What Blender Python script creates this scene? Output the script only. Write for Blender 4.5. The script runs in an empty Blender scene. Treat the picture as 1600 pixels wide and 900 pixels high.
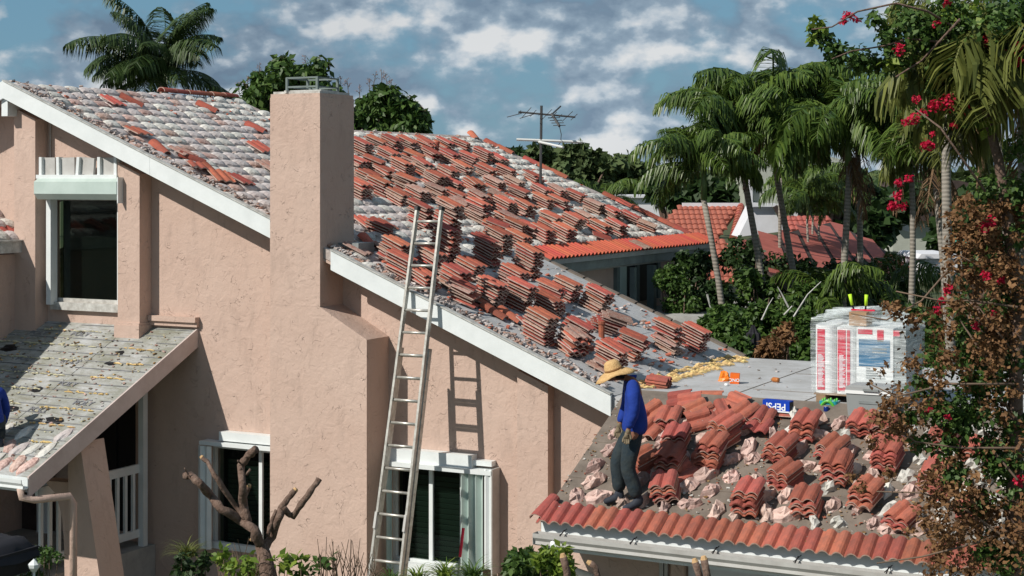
import bpy, math, random
import numpy as np
from mathutils import Vector, Matrix, geometry

# ---------------------------------------------------------------- camera, world, sun
H = 6.6                                   # camera height above the yard
TH = math.radians(27.5)                   # camera heading relative to the house axes
S_, C_ = math.sin(TH), math.cos(TH)
FPX = 2500.0
sc = bpy.context.scene
COL = sc.collection
cam_d = bpy.data.cameras.new('camera'); cam = bpy.data.objects.new('camera', cam_d); COL.objects.link(cam)
cam.location = (0, 0, H); cam.rotation_euler = (math.pi/2, 0, TH)
cam_d.sensor_width = 36; cam_d.lens = 36*FPX/1600; cam_d.shift_y = -170/1600
cam_d.clip_start = 0.1; cam_d.clip_end = 5000
sc.camera = cam
SUN = Vector((-.54, -1, .96)).normalized()          # towards the sun
sun_el = math.asin(SUN.z)
w = bpy.data.worlds.new("World"); sc.world = w; w.use_nodes = True
nt = w.node_tree; nt.nodes.clear()
def N(t, ty, **kw):
    n = t.nodes.new(ty)
    for k, v in kw.items():
        if k in n.inputs: n.inputs[k].default_value = v
        else: setattr(n, k, v)
    return n
sky = N(nt, 'ShaderNodeTexSky', sky_type='NISHITA', sun_disc=False, sun_elevation=sun_el,
        sun_rotation=math.atan2(SUN.x, SUN.y), air_density=1.0, dust_density=0.6, ozone_density=2.0)
L = nt.links.new
tc = N(nt, 'ShaderNodeTexCoord')
# cumulus field: noise over the view direction, squashed so that clouds lie in flat banks
mp = N(nt, 'ShaderNodeMapping'); mp.inputs['Scale'].default_value = (1, 1, 1.6)
L(tc.outputs['Generated'], mp.inputs[0])
n1 = N(nt, 'ShaderNodeTexNoise', Scale=19.0, Detail=11.0, Roughness=.50, Distortion=.0); L(mp.outputs[0], n1.inputs['Vector'])
n2 = N(nt, 'ShaderNodeTexNoise', Scale=4.2, Detail=4.0, Roughness=.5); L(mp.outputs[0], n2.inputs['Vector'])
mp2 = N(nt, 'ShaderNodeMapping'); mp2.inputs['Scale'].default_value = (1, 1, 1.6); mp2.inputs['Location'].default_value = (.003, .005, -.017)
L(tc.outputs['Generated'], mp2.inputs[0])
n3 = N(nt, 'ShaderNodeTexNoise', Scale=19.0, Detail=11.0, Roughness=.50, Distortion=.0); L(mp2.outputs[0], n3.inputs['Vector'])
def mathn(t, op, a, b=None, clamp=False):
    m = t.nodes.new('ShaderNodeMath'); m.operation = op; m.use_clamp = clamp
    for i, v in enumerate((a, b)):
        if v is None: continue
        if isinstance(v, (int, float)): m.inputs[i].default_value = v
        else: t.links.new(v, m.inputs[i])
    return m.outputs[0]
def ramp(t, src, stops):
    r = t.nodes.new('ShaderNodeValToRGB'); e = r.color_ramp.elements
    while len(e) < len(stops): e.new(.5)
    for k, (p, c) in enumerate(stops):
        e[k].position = p; e[k].color = (*c, 1) if len(c) == 3 else c
    t.links.new(src, r.inputs[0]); return r.outputs[0]
def mixc(t, fac, a, b, mode='MIX'):
    m = t.nodes.new('ShaderNodeMix'); m.data_type = 'RGBA'; m.blend_type = mode
    for i, v in ((0, fac), (6, a), (7, b)):
        if isinstance(v, (int, float)): m.inputs[i].default_value = v
        elif isinstance(v, tuple): m.inputs[i].default_value = (*v, 1)
        else: t.links.new(v, m.inputs[i])
    return m.outputs[2]
dens = mathn(nt, 'ADD', mathn(nt, 'MULTIPLY', n1.outputs[0], .65), mathn(nt, 'MULTIPLY', n2.outputs[0], .42))
cover = ramp(nt, dens, [(.452, (0, 0, 0)), (.54, (1, 1, 1))])
lit = mathn(nt, 'ADD', mathn(nt, 'MULTIPLY', mathn(nt, 'SUBTRACT', n1.outputs[0], n3.outputs[0]), 4.6), .40, True)
n4 = N(nt, 'ShaderNodeTexNoise', Scale=3.0, Detail=3.0); L(mp.outputs[0], n4.inputs['Vector'])
big = ramp(nt, n4.outputs[0], [(.42, (.35, .40, .46)), (.60, (1.0, 1.0, 1.0))])
cloudc = ramp(nt, lit, [(0, (3.0, 4.3, 5.8)), (.40, (4.6, 6.1, 7.6)), (.64, (7.8, 9.0, 10.1)), (1, (11.6, 11.9, 12.1))])
cloudc = mixc(nt, 1.0, cloudc, big, 'MULTIPLY') if False else mixc(nt, .28, cloudc, mixc(nt, 1.0, cloudc, big, 'MULTIPLY'))
blue = mixc(nt, .7, sky.outputs[0], (2.3, 5.3, 7.7))
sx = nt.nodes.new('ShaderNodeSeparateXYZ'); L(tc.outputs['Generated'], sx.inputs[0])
under = ramp(nt, sx.outputs[2], [(.05, (1, 1, 1)), (.55, (.58, .60, .64))])      # clouds greyed overhead, above the view, to cut the sky fill in shaded areas
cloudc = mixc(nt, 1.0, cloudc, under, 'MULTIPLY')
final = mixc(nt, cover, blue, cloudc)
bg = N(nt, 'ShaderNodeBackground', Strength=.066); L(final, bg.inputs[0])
wo = N(nt, 'ShaderNodeOutputWorld'); L(bg.outputs[0], wo.inputs[0])
sl = bpy.data.lights.new('sun', 'SUN'); sl.energy = 5.0; sl.angle = math.radians(.5); sl.color = (1, .94, .86)
so = bpy.data.objects.new('sun', sl); COL.objects.link(so); so.rotation_euler = SUN.to_track_quat('Z', 'Y').to_euler(); so.location = (0, 0, 40)
sc.view_settings.view_transform = 'Standard'; sc.view_settings.look = 'None'
sc.view_settings.exposure = -.08; sc.view_settings.gamma = 1
try:
    sc.cycles.max_bounces = 5; sc.cycles.transparent_max_bounces = 12; sc.cycles.use_denoising = True
except Exception: pass

# ---------------------------------------------------------------- geometry of the view (survey: pixel of the photo -> point on a real plane)
def ray(x, y):
    s = (x-800)/FPX; t = (280-y)/FPX
    return Vector((-S_+s*C_, C_+s*S_, t))
def at(x, y, Y):
    d = ray(x, y); k = Y/d.y; return Vector((d.x*k, Y, H+d.z*k))
def atX(x, y, X):
    d = ray(x, y); k = X/d.x; return Vector((X, d.y*k, H+d.z*k))
def dep(x, y, D):
    d = ray(x, y); return Vector((d.x*D, d.y*D, H+d.z*D))
def atZ(x, y, Z):
    d = ray(x, y); k = (Z-H)/d.z; return Vector((d.x*k, d.y*k, Z))
PM = (.411, 0, 1, H-6.232)                          # main roof plane
PL = (0, -.49, 1, H-2.8-.49*18.3)                   # lower roof in front of the flat roof
PP = (0, -.474, 1, H-2.28-.474*19.33)               # porch roof
def on(x, y, P, h=0):
    d = ray(x, y); k = (P[3]+h-P[2]*H)/(P[0]*d.x+P[1]*d.y+P[2]*d.z)
    return Vector((d.x*k, d.y*k, H+d.z*k))
def zM(X): return H-6.232-.411*X
def zL(Y): return H-2.8-.49*(18.3-Y)
def zP(Y): return H-2.28-.474*(19.33-Y)
ZF = H-2.8

# ---------------------------------------------------------------- materials
MAT = {}
def material(name, base, rough=.8, var=0, bump=0, bscale=20, spec=.3, metal=0, objvar=0, vscale=4, col2=None, coord='Object'):
    m = bpy.data.materials.new(name); m.use_nodes = True; t = m.node_tree
    b = t.nodes['Principled BSDF']; b.inputs['Roughness'].default_value = rough
    b.inputs['Specular IOR Level'].default_value = spec; b.inputs['Metallic'].default_value = metal
    b.inputs['Base Color'].default_value = (*base, 1)
    c = t.nodes.new('ShaderNodeTexCoord'); col = None
    if col2 is None and var: col2 = tuple(v*(1-var) for v in base)
    if col2 is not None:
        n = N(t, 'ShaderNodeTexNoise', Scale=vscale, Detail=6.0, Roughness=.65); t.links.new(c.outputs[coord], n.inputs['Vector'])
        f = ramp(t, n.outputs[0], [(.35, (0, 0, 0)), (.66, (1, 1, 1))])
        col = mixc(t, f, base, col2)
    if objvar:
        oi = t.nodes.new('ShaderNodeObjectInfo')
        v = mathn(t, 'ADD', mathn(t, 'MULTIPLY', oi.outputs['Random'], objvar), 1-objvar*.6)
        hs = t.nodes.new('ShaderNodeHueSaturation'); t.links.new(v, hs.inputs['Value'])
        hh = mathn(t, 'ADD', mathn(t, 'MULTIPLY', mathn(t, 'FRACT', mathn(t, 'MULTIPLY', oi.outputs['Random'], 17.3)), .02), .49)
        t.links.new(hh, hs.inputs['Hue'])
        if col is None: hs.inputs['Color'].default_value = (*base, 1)
        else: t.links.new(col, hs.inputs['Color'])
        col = hs.outputs[0]
    if col is not None: t.links.new(col, b.inputs['Base Color'])
    if bump:
        n = N(t, 'ShaderNodeTexNoise', Scale=bscale, Detail=5.0); t.links.new(c.outputs[coord], n.inputs['Vector'])
        bp = N(t, 'ShaderNodeBump', Strength=bump, Distance=.02); t.links.new(n.outputs[0], bp.inputs['Height'])
        t.links.new(bp.outputs[0], b.inputs['Normal'])
    MAT[name] = m; return m

def stucco(name, base, col2):
    m = bpy.data.materials.new(name); m.use_nodes = True; t = m.node_tree; b = t.nodes['Principled BSDF']
    b.inputs['Roughness'].default_value = .9; b.inputs['Specular IOR Level'].default_value = .15
    c = t.nodes.new('ShaderNodeTexCoord').outputs['Object']
    a = N(t, 'ShaderNodeTexNoise', Scale=.9, Detail=6.0, Roughness=.6); t.links.new(c, a.inputs['Vector'])
    col = mixc(t, ramp(t, a.outputs[0], [(.35, (0, 0, 0)), (.7, (1, 1, 1))]), base, col2)
    mpn = N(t, 'ShaderNodeMapping'); mpn.inputs['Scale'].default_value = (1, 1, .32); t.links.new(c, mpn.inputs[0])
    st = N(t, 'ShaderNodeTexNoise', Scale=5.0, Detail=4.0, Roughness=.7); t.links.new(mpn.outputs[0], st.inputs['Vector'])
    col = mixc(t, ramp(t, st.outputs[0], [(.54, (0, 0, 0)), (.78, (.5, .5, .5))]), col, tuple(v*.62 for v in base))
    # trowel skips: thin broken ridges
    rg = N(t, 'ShaderNodeTexNoise', Scale=3.6, Detail=2.5, Roughness=.45, Distortion=1.6); t.links.new(c, rg.inputs['Vector'])
    band = ramp(t, rg.outputs[0], [(.488, (0, 0, 0)), (.5, (1, 1, 1)), (.503, (0, 0, 0))])
    msk = N(t, 'ShaderNodeTexNoise', Scale=5.5, Detail=3.0); t.links.new(c, msk.inputs['Vector'])
    mm = ramp(t, msk.outputs[0], [(.54, (0, 0, 0)), (.62, (1, 1, 1))])
    sk = mathn(t, 'MULTIPLY', band, mm)
    fine = N(t, 'ShaderNodeTexNoise', Scale=34.0, Detail=5.0); t.links.new(c, fine.inputs['Vector'])
    med = N(t, 'ShaderNodeTexNoise', Scale=6.0, Detail=5.0, Distortion=.8); t.links.new(c, med.inputs['Vector'])
    h = mathn(t, 'ADD', mathn(t, 'MULTIPLY', sk, -.38), mathn(t, 'ADD', mathn(t, 'MULTIPLY', fine.outputs[0], .16), mathn(t, 'MULTIPLY', med.outputs[0], .5)))
    col = mixc(t, mathn(t, 'MULTIPLY', sk, .05), col, tuple(v*.55 for v in base))
    bp = N(t, 'ShaderNodeBump', Strength=.8, Distance=.035); t.links.new(h, bp.inputs['Height'])
    t.links.new(bp.outputs[0], b.inputs['Normal']); t.links.new(col, b.inputs['Base Color'])
    MAT[name] = m
stucco('stucco', (.545, .410, .342), (.505, .368, .303))
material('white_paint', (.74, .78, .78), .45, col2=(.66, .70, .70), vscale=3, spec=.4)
material('dirty_white', (.58, .58, .55), .7, col2=(.34, .33, .30), vscale=9, bump=.2)
material('tile_clay', (.47, .118, .074), .84, col2=(.30, .088, .064), vscale=9, bump=.3, bscale=60, objvar=.62)
material('tile_edge', (.50, .40, .345), .9, col2=(.34, .21, .17), vscale=25, bump=.3, objvar=.3)
material('tile_old', (.34, .155, .115), .9, col2=(.42, .31, .26), vscale=14, bump=.4, bscale=50, objvar=.4)
material('tile_red', (.60, .125, .07), .65, col2=(.48, .10, .06), vscale=5, bump=.1, objvar=.15)
material('tile_lower', (.43, .120, .082), .9, col2=(.28, .095, .072), vscale=9, bump=.3, bscale=60, objvar=.4)
material('tile_lime', (.60, .46, .39), .95, col2=(.45, .25, .19), vscale=30, bump=.3)
material('mortar', (.60, .56, .545), .95, col2=(.44, .385, .37), vscale=9, bump=.45, bscale=28, objvar=.16)
material('mortar_pink', (.66, .50, .44), .95, col2=(.38, .24, .20), vscale=14, bump=.7, bscale=30, objvar=.45)
material('mortar_white', (.70, .69, .64), .95, col2=(.48, .46, .42), vscale=10, bump=.45, bscale=30, objvar=.25)
material('felt_dark', (.135, .112, .092), .95, col2=(.21, .175, .145), vscale=3.5, bump=.3, bscale=80)
material('roof_debris', (.31, .25, .225), .95, col2=(.50, .45, .42), vscale=6, bump=.8, bscale=22)
material('foam', (.74, .56, .26), .9, col2=(.52, .34, .14), vscale=16, bump=.3, objvar=.3)
material('foam_pale', (.62, .60, .42), .9, col2=(.38, .34, .22), vscale=16, bump=.3)
material('metal_grey', (.33, .36, .36), .5, var=.3, metal=.4)
material('gutter', (.50, .50, .48), .5, col2=(.40, .39, .37), vscale=4, spec=.4)
material('alu', (.62, .61, .56), .42, col2=(.40, .38, .34), vscale=12, metal=.55)
material('shaded_trim', (.56, .48, .45), .6, col2=(.46, .38, .35), vscale=3)  # trim paint darkened and pinked to carry the porch fascia's shade
material('leaf_dry', (.42, .29, .15), .9, var=.4)
material('litter', (.34, .21, .09), .9, var=.5, vscale=30)
material('black', (.012, .012, .014), .5)
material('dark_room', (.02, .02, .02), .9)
material('slat', (.075, .10, .085), .6)
material('panel_green', (.52, .62, .58), .4, col2=(.44, .54, .50), vscale=3, spec=.5)
material('post_green', (.17, .21, .20), .5, var=.2)
material('bark', (.105, .065, .048), .95, col2=(.20, .14, .11), vscale=22, bump=1.0, bscale=30)
material('cut_wood', (.62, .40, .20), .8, var=.3, vscale=20)
material('twig', (.20, .14, .10), .9, var=.3)
material('lawn', (.05, .075, .025), .95, col2=(.09, .085, .04), vscale=.6, bump=.5, bscale=6)
material('concrete', (.42, .42, .40), .9, var=.25, bump=.2)
material('blue_shirt', (.012, .045, .30), .85, col2=(.010, .035, .22), vscale=8, bump=1.0, bscale=9)
material('jeans', (.016, .030, .042), .9, col2=(.035, .045, .046), vscale=9, bump=1.0, bscale=11)
material('skin', (.22, .10, .06), .6)
material('hair', (.01, .008, .007), .7)
material('glove', (.25, .20, .13), .9, var=.4, bump=.3)
material('boot', (.05, .06, .08), .8, var=.5, bump=.3)
material('straw', (.66, .44, .20), .85, col2=(.52, .32, .14), vscale=30, bump=.5, bscale=90)
material('straw_band', (.25, .13, .05), .85)
material('cooler_body', (.27, .29, .29), .5); material('cooler_lid', (.33, .34, .34), .5)
material('white_plastic', (.78, .80, .80), .35); material('red_print', (.62, .02, .06), .45)
material('blue_print', (.04, .17, .32), .45); material('cardboard', (.35, .22, .13), .85)
material('pepsi_blue', (.008, .05, .42), .4); material('print_white', (.8, .84, .88), .5)
material('orange_box', (.78, .15, .02), .45); material('orange_bag', (.85, .22, .02), .4)
material('amber', (.42, .15, .04), .3); material('can_blue', (.01, .03, .18), .3, metal=.3)
material('soda_green', (.10, .42, .05), .3); material('soda_teal', (.02, .30, .36), .3)
material('lime', (.48, .80, .03), .5); material('wood_pallet', (.30, .20, .12), .9, var=.3)
material('umbrella', (.022, .022, .028), .8, var=.3)
material('neigh_tile', (.43, .13, .095), .85, col2=(.33, .095, .07), vscale=2.5, objvar=.1)
material('wall_pale', (.42, .44, .38), .8, var=.1); material('wall_white', (.70, .71, .74), .8, var=.08)
material('roof_brown', (.07, .05, .045), .9, var=.4); material('teal', (.01, .30, .24), .7)
material('antenna', (.10, .10, .10), .5, metal=.5); material('antenna_white', (.62, .64, .62), .5)
material('flower_vase', (.45, .03, .04), .5)

def felt():
    m = material('felt', (.47, .465, .45), .9); t = m.node_tree; b = t.nodes['Principled BSDF']
    c = t.nodes.new('ShaderNodeTexCoord').outputs['Object']
    a = N(t, 'ShaderNodeTexNoise', Scale=2.2, Detail=8.0, Roughness=.7); t.links.new(c, a.inputs['Vector'])
    col = mixc(t, ramp(t, a.outputs[0], [(.36, (0, 0, 0)), (.62, (1, 1, 1))]), (.47, .48, .49), (.37, .37, .365))
    d = N(t, 'ShaderNodeTexNoise', Scale=7.0, Detail=6.0, Roughness=.75); t.links.new(c, d.inputs['Vector'])
    col = mixc(t, ramp(t, d.outputs[0], [(.60, (0, 0, 0)), (.72, (.8, .8, .8))]), col, (.15, .13, .11))
    t.links.new(col, b.inputs['Base Color'])
    n = N(t, 'ShaderNodeTexNoise', Scale=40.0, Detail=4.0); t.links.new(c, n.inputs['Vector'])
    bp = N(t, 'ShaderNodeBump', Strength=.2, Distance=.02); t.links.new(n.outputs[0], bp.inputs['Height']); t.links.new(bp.outputs[0], b.inputs['Normal'])
    m2 = material('felt_porch', (.40, .41, .40), .9); t = m2.node_tree; b = t.nodes['Principled BSDF']
    c = t.nodes.new('ShaderNodeTexCoord').outputs['Object']
    a = N(t, 'ShaderNodeTexNoise', Scale=1.8, Detail=9.0, Roughness=.75); t.links.new(c, a.inputs['Vector'])
    col = mixc(t, ramp(t, a.outputs[0], [(.36, (0, 0, 0)), (.62, (1, 1, 1))]), (.44, .45, .45), (.23, .235, .19))
    mpn = N(t, 'ShaderNodeMapping'); mpn.inputs['Scale'].default_value = (1.6, 9, 9); t.links.new(c, mpn.inputs[0])
    d = N(t, 'ShaderNodeTexNoise', Scale=2.0, Detail=6.0, Roughness=.8); t.links.new(mpn.outputs[0], d.inputs['Vector'])
    col = mixc(t, ramp(t, d.outputs[0], [(.49, (0, 0, 0)), (.66, (.8, .8, .8))]), col, (.19, .175, .13))
    t.links.new(col, b.inputs['Base Color'])
    n = N(t, 'ShaderNodeTexNoise', Scale=30.0, Detail=5.0); t.links.new(c, n.inputs['Vector'])
    bp = N(t, 'ShaderNodeBump', Strength=.4, Distance=.02); t.links.new(n.outputs[0], bp.inputs['Height']); t.links.new(bp.outputs[0], b.inputs['Normal'])
felt()

def leafmat(name, a, b_, trans=.25, rough=.5):
    m = bpy.data.materials.new(name); m.use_nodes = True; t = m.node_tree; b = t.nodes['Principled BSDF']
    at_ = N(t, 'ShaderNodeAttribute', attribute_name='tint')
    col = mixc(t, at_.outputs['Fac'], a, b_)
    t.links.new(col, b.inputs['Base Color']); b.inputs['Roughness'].default_value = rough; b.inputs['Specular IOR Level'].default_value = .35
    tr = N(t, 'ShaderNodeBsdfTranslucent'); t.links.new(col, tr.inputs[0])
    mx = t.nodes.new('ShaderNodeMixShader'); mx.inputs[0].default_value = trans
    t.links.new(b.outputs[0], mx.inputs[1]); t.links.new(tr.outputs[0], mx.inputs[2])
    t.links.new(mx.outputs[0], t.nodes['Material Output'].inputs[0]); MAT[name] = m
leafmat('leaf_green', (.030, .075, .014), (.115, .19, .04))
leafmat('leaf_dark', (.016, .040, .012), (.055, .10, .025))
leafmat('leaf_far', (.045, .078, .028), (.12, .16, .055), .15, .8)
leafmat('leaf_palm', (.028, .070, .014), (.15, .22, .04), .25, .38)
leafmat('leaf_olive', (.075, .095, .02), (.22, .24, .06), .3, .5)
leafmat('leaf_brown', (.10, .045, .020), (.36, .20, .085), .25, .7)
leafmat('leaf_dead', (.12, .07, .04), (.28, .18, .10), .2, .8)
leafmat('flower_red', (.42, .008, .035), (.75, .02, .09), .35, .6)
leafmat('leaf_bright', (.08, .16, .02), (.30, .38, .06), .35, .5)
leafmat('panicle', (.28, .15, .12), (.42, .26, .20), .2, .8)
def trunkmat():
    m = material('palm_trunk', (.25, .225, .19), .95); t = m.node_tree; b = t.nodes['Principled BSDF']
    c = t.nodes.new('ShaderNodeTexCoord').outputs['Object']
    wv = N(t, 'ShaderNodeTexWave', Scale=4.6, Distortion=3.5, Detail=3.0); wv.bands_direction = 'Z'; t.links.new(c, wv.inputs['Vector'])
    n = N(t, 'ShaderNodeTexNoise', Scale=7.0, Detail=5.0); t.links.new(c, n.inputs['Vector'])
    f = mathn(t, 'MULTIPLY', wv.outputs['Fac'], n.outputs[0])
    col = mixc(t, ramp(t, f, [(.05, (0, 0, 0)), (.75, (1, 1, 1))]), (.30, .275, .235), (.15, .135, .11))
    t.links.new(col, b.inputs['Base Color'])
    bp = N(t, 'ShaderNodeBump', Strength=.3, Distance=.02); t.links.new(wv.outputs['Fac'], bp.inputs['Height']); t.links.new(bp.outputs[0], b.inputs['Normal'])
trunkmat()
def glassmat(name, tint, k):
    m = bpy.data.materials.new(name); m.use_nodes = True; t = m.node_tree; t.nodes.remove(t.nodes['Principled BSDF'])
    g = N(t, 'ShaderNodeBsdfGlossy', Roughness=.04); tr = N(t, 'ShaderNodeBsdfTransparent'); tr.inputs[0].default_value = (*tint, 1)
    lw = N(t, 'ShaderNodeFresnel', IOR=1.45); mx = t.nodes.new('ShaderNodeMixShader')
    t.links.new(mathn(t, 'MULTIPLY', lw.outputs[0], k, True), mx.inputs[0])
    t.links.new(tr.outputs[0], mx.inputs[1]); t.links.new(g.outputs[0], mx.inputs[2])
    t.links.new(mx.outputs[0], t.nodes['Material Output'].inputs[0]); MAT[name] = m
glassmat('glass', (.6, .68, .64), .28)
def wrapmat():
    m = bpy.data.materials.new('wrap'); m.use_nodes = True; t = m.node_tree; b = t.nodes['Principled BSDF']
    b.inputs['Base Color'].default_value = (.72, .78, .78, 1); b.inputs['Roughness'].default_value = .18
    c = t.nodes.new('ShaderNodeTexCoord').outputs['Object']
    mpn = N(t, 'ShaderNodeMapping'); mpn.inputs['Scale'].default_value = (.8, .8, 14); t.links.new(c, mpn.inputs[0])
    n = N(t, 'ShaderNodeTexNoise', Scale=2.2, Detail=5.0, Distortion=1.2); t.links.new(mpn.outputs[0], n.inputs['Vector'])
    bp = N(t, 'ShaderNodeBump', Strength=.6, Distance=.03); t.links.new(n.outputs[0], bp.inputs['Height']); t.links.new(bp.outputs[0], b.inputs['Normal'])
    tr = N(t, 'ShaderNodeBsdfTransparent'); mx = t.nodes.new('ShaderNodeMixShader')
    t.links.new(ramp(t, n.outputs[0], [(.42, (.06, .06, .06)), (.66, (.50, .50, .50))]), mx.inputs[0])
    t.links.new(tr.outputs[0], mx.inputs[1]); t.links.new(b.outputs[0], mx.inputs[2])
    t.links.new(mx.outputs[0], t.nodes['Material Output'].inputs[0]); MAT['wrap'] = m
wrapmat()

# ---------------------------------------------------------------- mesh helpers
def tag(o, label=None, cat=None, group=None, kind=None):
    if label: o['label'] = label
    if cat: o['category'] = cat
    if group: o['group'] = group
    if kind: o['kind'] = kind
    return o
def thing(name, label, cat, loc=(0, 0, 0), group=None):
    o = bpy.data.objects.new(name, None); o.empty_display_size = .2; COL.objects.link(o); o.location = loc
    return tag(o, label, cat, group)
def link(name, me, parent=None, kind=None, label=None):
    o = bpy.data.objects.new(name, me); COL.objects.link(o)
    if parent is not None:
        o.parent = parent
        q = parent; off = Vector((0, 0, 0))
        # vertices are given in world space: undo the parents' locations (parents of this kind are never rotated)
        while q is not None: off += q.location; q = q.parent
        o.location = -off
    if kind: o['kind'] = kind
    if label: o['label'] = label
    return o
class MB:
    def __init__(s): s.v = []; s.f = []; s.m = []
    def add(s, vs, fs, mi=0):
        b = len(s.v); s.v += [tuple(v) for v in vs]; s.f += [tuple(b+i for i in f) for f in fs]; s.m += [mi]*len(fs); return s
    def hexa(s, p, mi=0):      # 8 points: bottom 0-3 ccw, top 4-7
        return s.add(p, [(3, 2, 1, 0), (4, 5, 6, 7), (0, 1, 5, 4), (1, 2, 6, 5), (2, 3, 7, 6), (3, 0, 4, 7)], mi)
    def box(s, x0, x1, y0, y1, z0, z1, mi=0):
        return s.hexa([(x0, y0, z0), (x1, y0, z0), (x1, y1, z0), (x0, y1, z0), (x0, y0, z1), (x1, y0, z1), (x1, y1, z1), (x0, y1, z1)], mi)
    def rbox(s, c, size, rz=0, rx=0, ry=0, mi=0):
        M = Matrix.Translation(c) @ Matrix.Rotation(rz, 4, 'Z') @ Matrix.Rotation(ry, 4, 'Y') @ Matrix.Rotation(rx, 4, 'X')
        a, b, d = [q/2 for q in size]
        return s.hexa([M @ Vector(q) for q in ((-a, -b, -d), (a, -b, -d), (a, b, -d), (-a, b, -d), (-a, -b, d), (a, -b, d), (a, b, d), (-a, b, d))], mi)
    def bar(s, p, q, wd, ht=None, mi=0):
        p = Vector(p); q = Vector(q); d = (q-p).normalized(); ht = ht or wd
        up = Vector((0, 0, 1)) if abs(d.z) < .9 else Vector((0, 1, 0))
        a = d.cross(up).normalized()*(wd/2); b = a.cross(d).normalized()*(ht/2)
        return s.hexa([p-a-b, p+a-b, q+a-b, q-a-b, p-a+b, p+a+b, q+a+b, q-a+b], mi)
    def tube(s, pts, rad, n=8, mi=0, cap=True):
        pts = [Vector(p) for p in pts]
        if not isinstance(rad, (list, tuple)): rad = [rad]*len(pts)
        b = len(s.v); ref = None
        for i, p in enumerate(pts):
            d = (pts[min(i+1, len(pts)-1)]-pts[max(i-1, 0)]).normalized()
            if ref is None: ref = Vector((0, 0, 1)) if abs(d.z) < .9 else Vector((1, 0, 0))
            a = d.cross(ref).normalized(); c = a.cross(d).normalized(); ref = c
            for k in range(n):
                t = 2*math.pi*k/n; s.v.append(tuple(p+(a*math.cos(t)+c*math.sin(t))*rad[i]))
        for i in range(len(pts)-1):
            for k in range(n):
                k2 = (k+1) % n; s.f.append((b+i*n+k, b+i*n+k2, b+(i+1)*n+k2, b+(i+1)*n+k)); s.m.append(mi)
        if cap:
            s.f.append(tuple(b+k for k in range(n))[::-1]); s.m.append(mi)
            e = b+(len(pts)-1)*n; s.f.append(tuple(e+k for k in range(n))); s.m.append(mi)
        return s
    def lathe(s, c, prof, n=12, mi=0):   # prof: (r, z)
        b = len(s.v)
        for r, z in prof:
            for k in range(n): s.v.append((c[0]+r*math.cos(2*math.pi*k/n), c[1]+r*math.sin(2*math.pi*k/n), c[2]+z))
        for i in range(len(prof)-1):
            for k in range(n):
                k2 = (k+1) % n; s.f.append((b+i*n+k, b+i*n+k2, b+(i+1)*n+k2, b+(i+1)*n+k)); s.m.append(mi)
        s.f.append(tuple(b+k for k in range(n))[::-1]); s.m.append(mi)
        e = b+(len(prof)-1)*n; s.f.append(tuple(e+k for k in range(n))); s.m.append(mi)
        return s
    def prism(s, poly, vec, mi=0):   # planar polygon extruded along vec
        n = len(poly); v = [Vector(p) for p in poly]; v2 = [p+Vector(vec) for p in v]
        fs = [tuple(range(n)), tuple(range(2*n-1, n-1, -1))]+[(i, i+n, (i+1) % n+n, (i+1) % n) for i in range(n)]
        return s.add(v+v2, fs, mi)
    def mesh(s, name, mats, smooth=False):
        me = bpy.data.meshes.new(name); me.from_pydata(s.v, [], s.f)
        for m in (mats if isinstance(mats, (list, tuple)) else [mats]): me.materials.append(MAT[m])
        me.polygons.foreach_set('material_index', s.m)
        if smooth: me.polygons.foreach_set('use_smooth', [True]*len(s.f))
        me.update(); return me
    def build(s, name, mats, parent=None, smooth=False, kind=None, label=None):
        return link(name, s.mesh(name, mats, smooth), parent, kind, label)

def holed(mb, outer, holes, y0, y1):
    """wall slab in the XZ plane with window openings, thick from y0 (front) to y1"""
    loops = [[Vector((x, z, 0)) for x, z in outer]]+[[Vector((x, z, 0)) for x, z in h] for h in holes]
    tris = geometry.tessellate_polygon(loops); flat = [p for l in loops for p in l]; n = len(flat)
    mb.add([(p.x, y0, p.y) for p in flat]+[(p.x, y1, p.y) for p in flat],
           [t for t in tris]+[tuple(i+n for i in t) for t in tris])
    b = len(mb.v)-2*n; k = 0
    for l in loops:
        for i in range(len(l)):
            j = (i+1) % len(l); mb.f.append((b+k+i, b+k+j, b+k+j+n, b+k+i+n)); mb.m.append(0)
        k += len(l)
    return mb
def rect(x0, y0, x1, y1, Y):
    """real rectangle on the plane Y seen between these photo pixels: X0,X1,Z0,Z1"""
    xm = (x0+x1)/2
    return at(x0, y0, Y).x, at(x1, y0, Y).x, at(xm, y1, Y).z, at(xm, y0, Y).z
def rloop(r): return [(r[0], r[2]), (r[1], r[2]), (r[1], r[3]), (r[0], r[3])]

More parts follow.
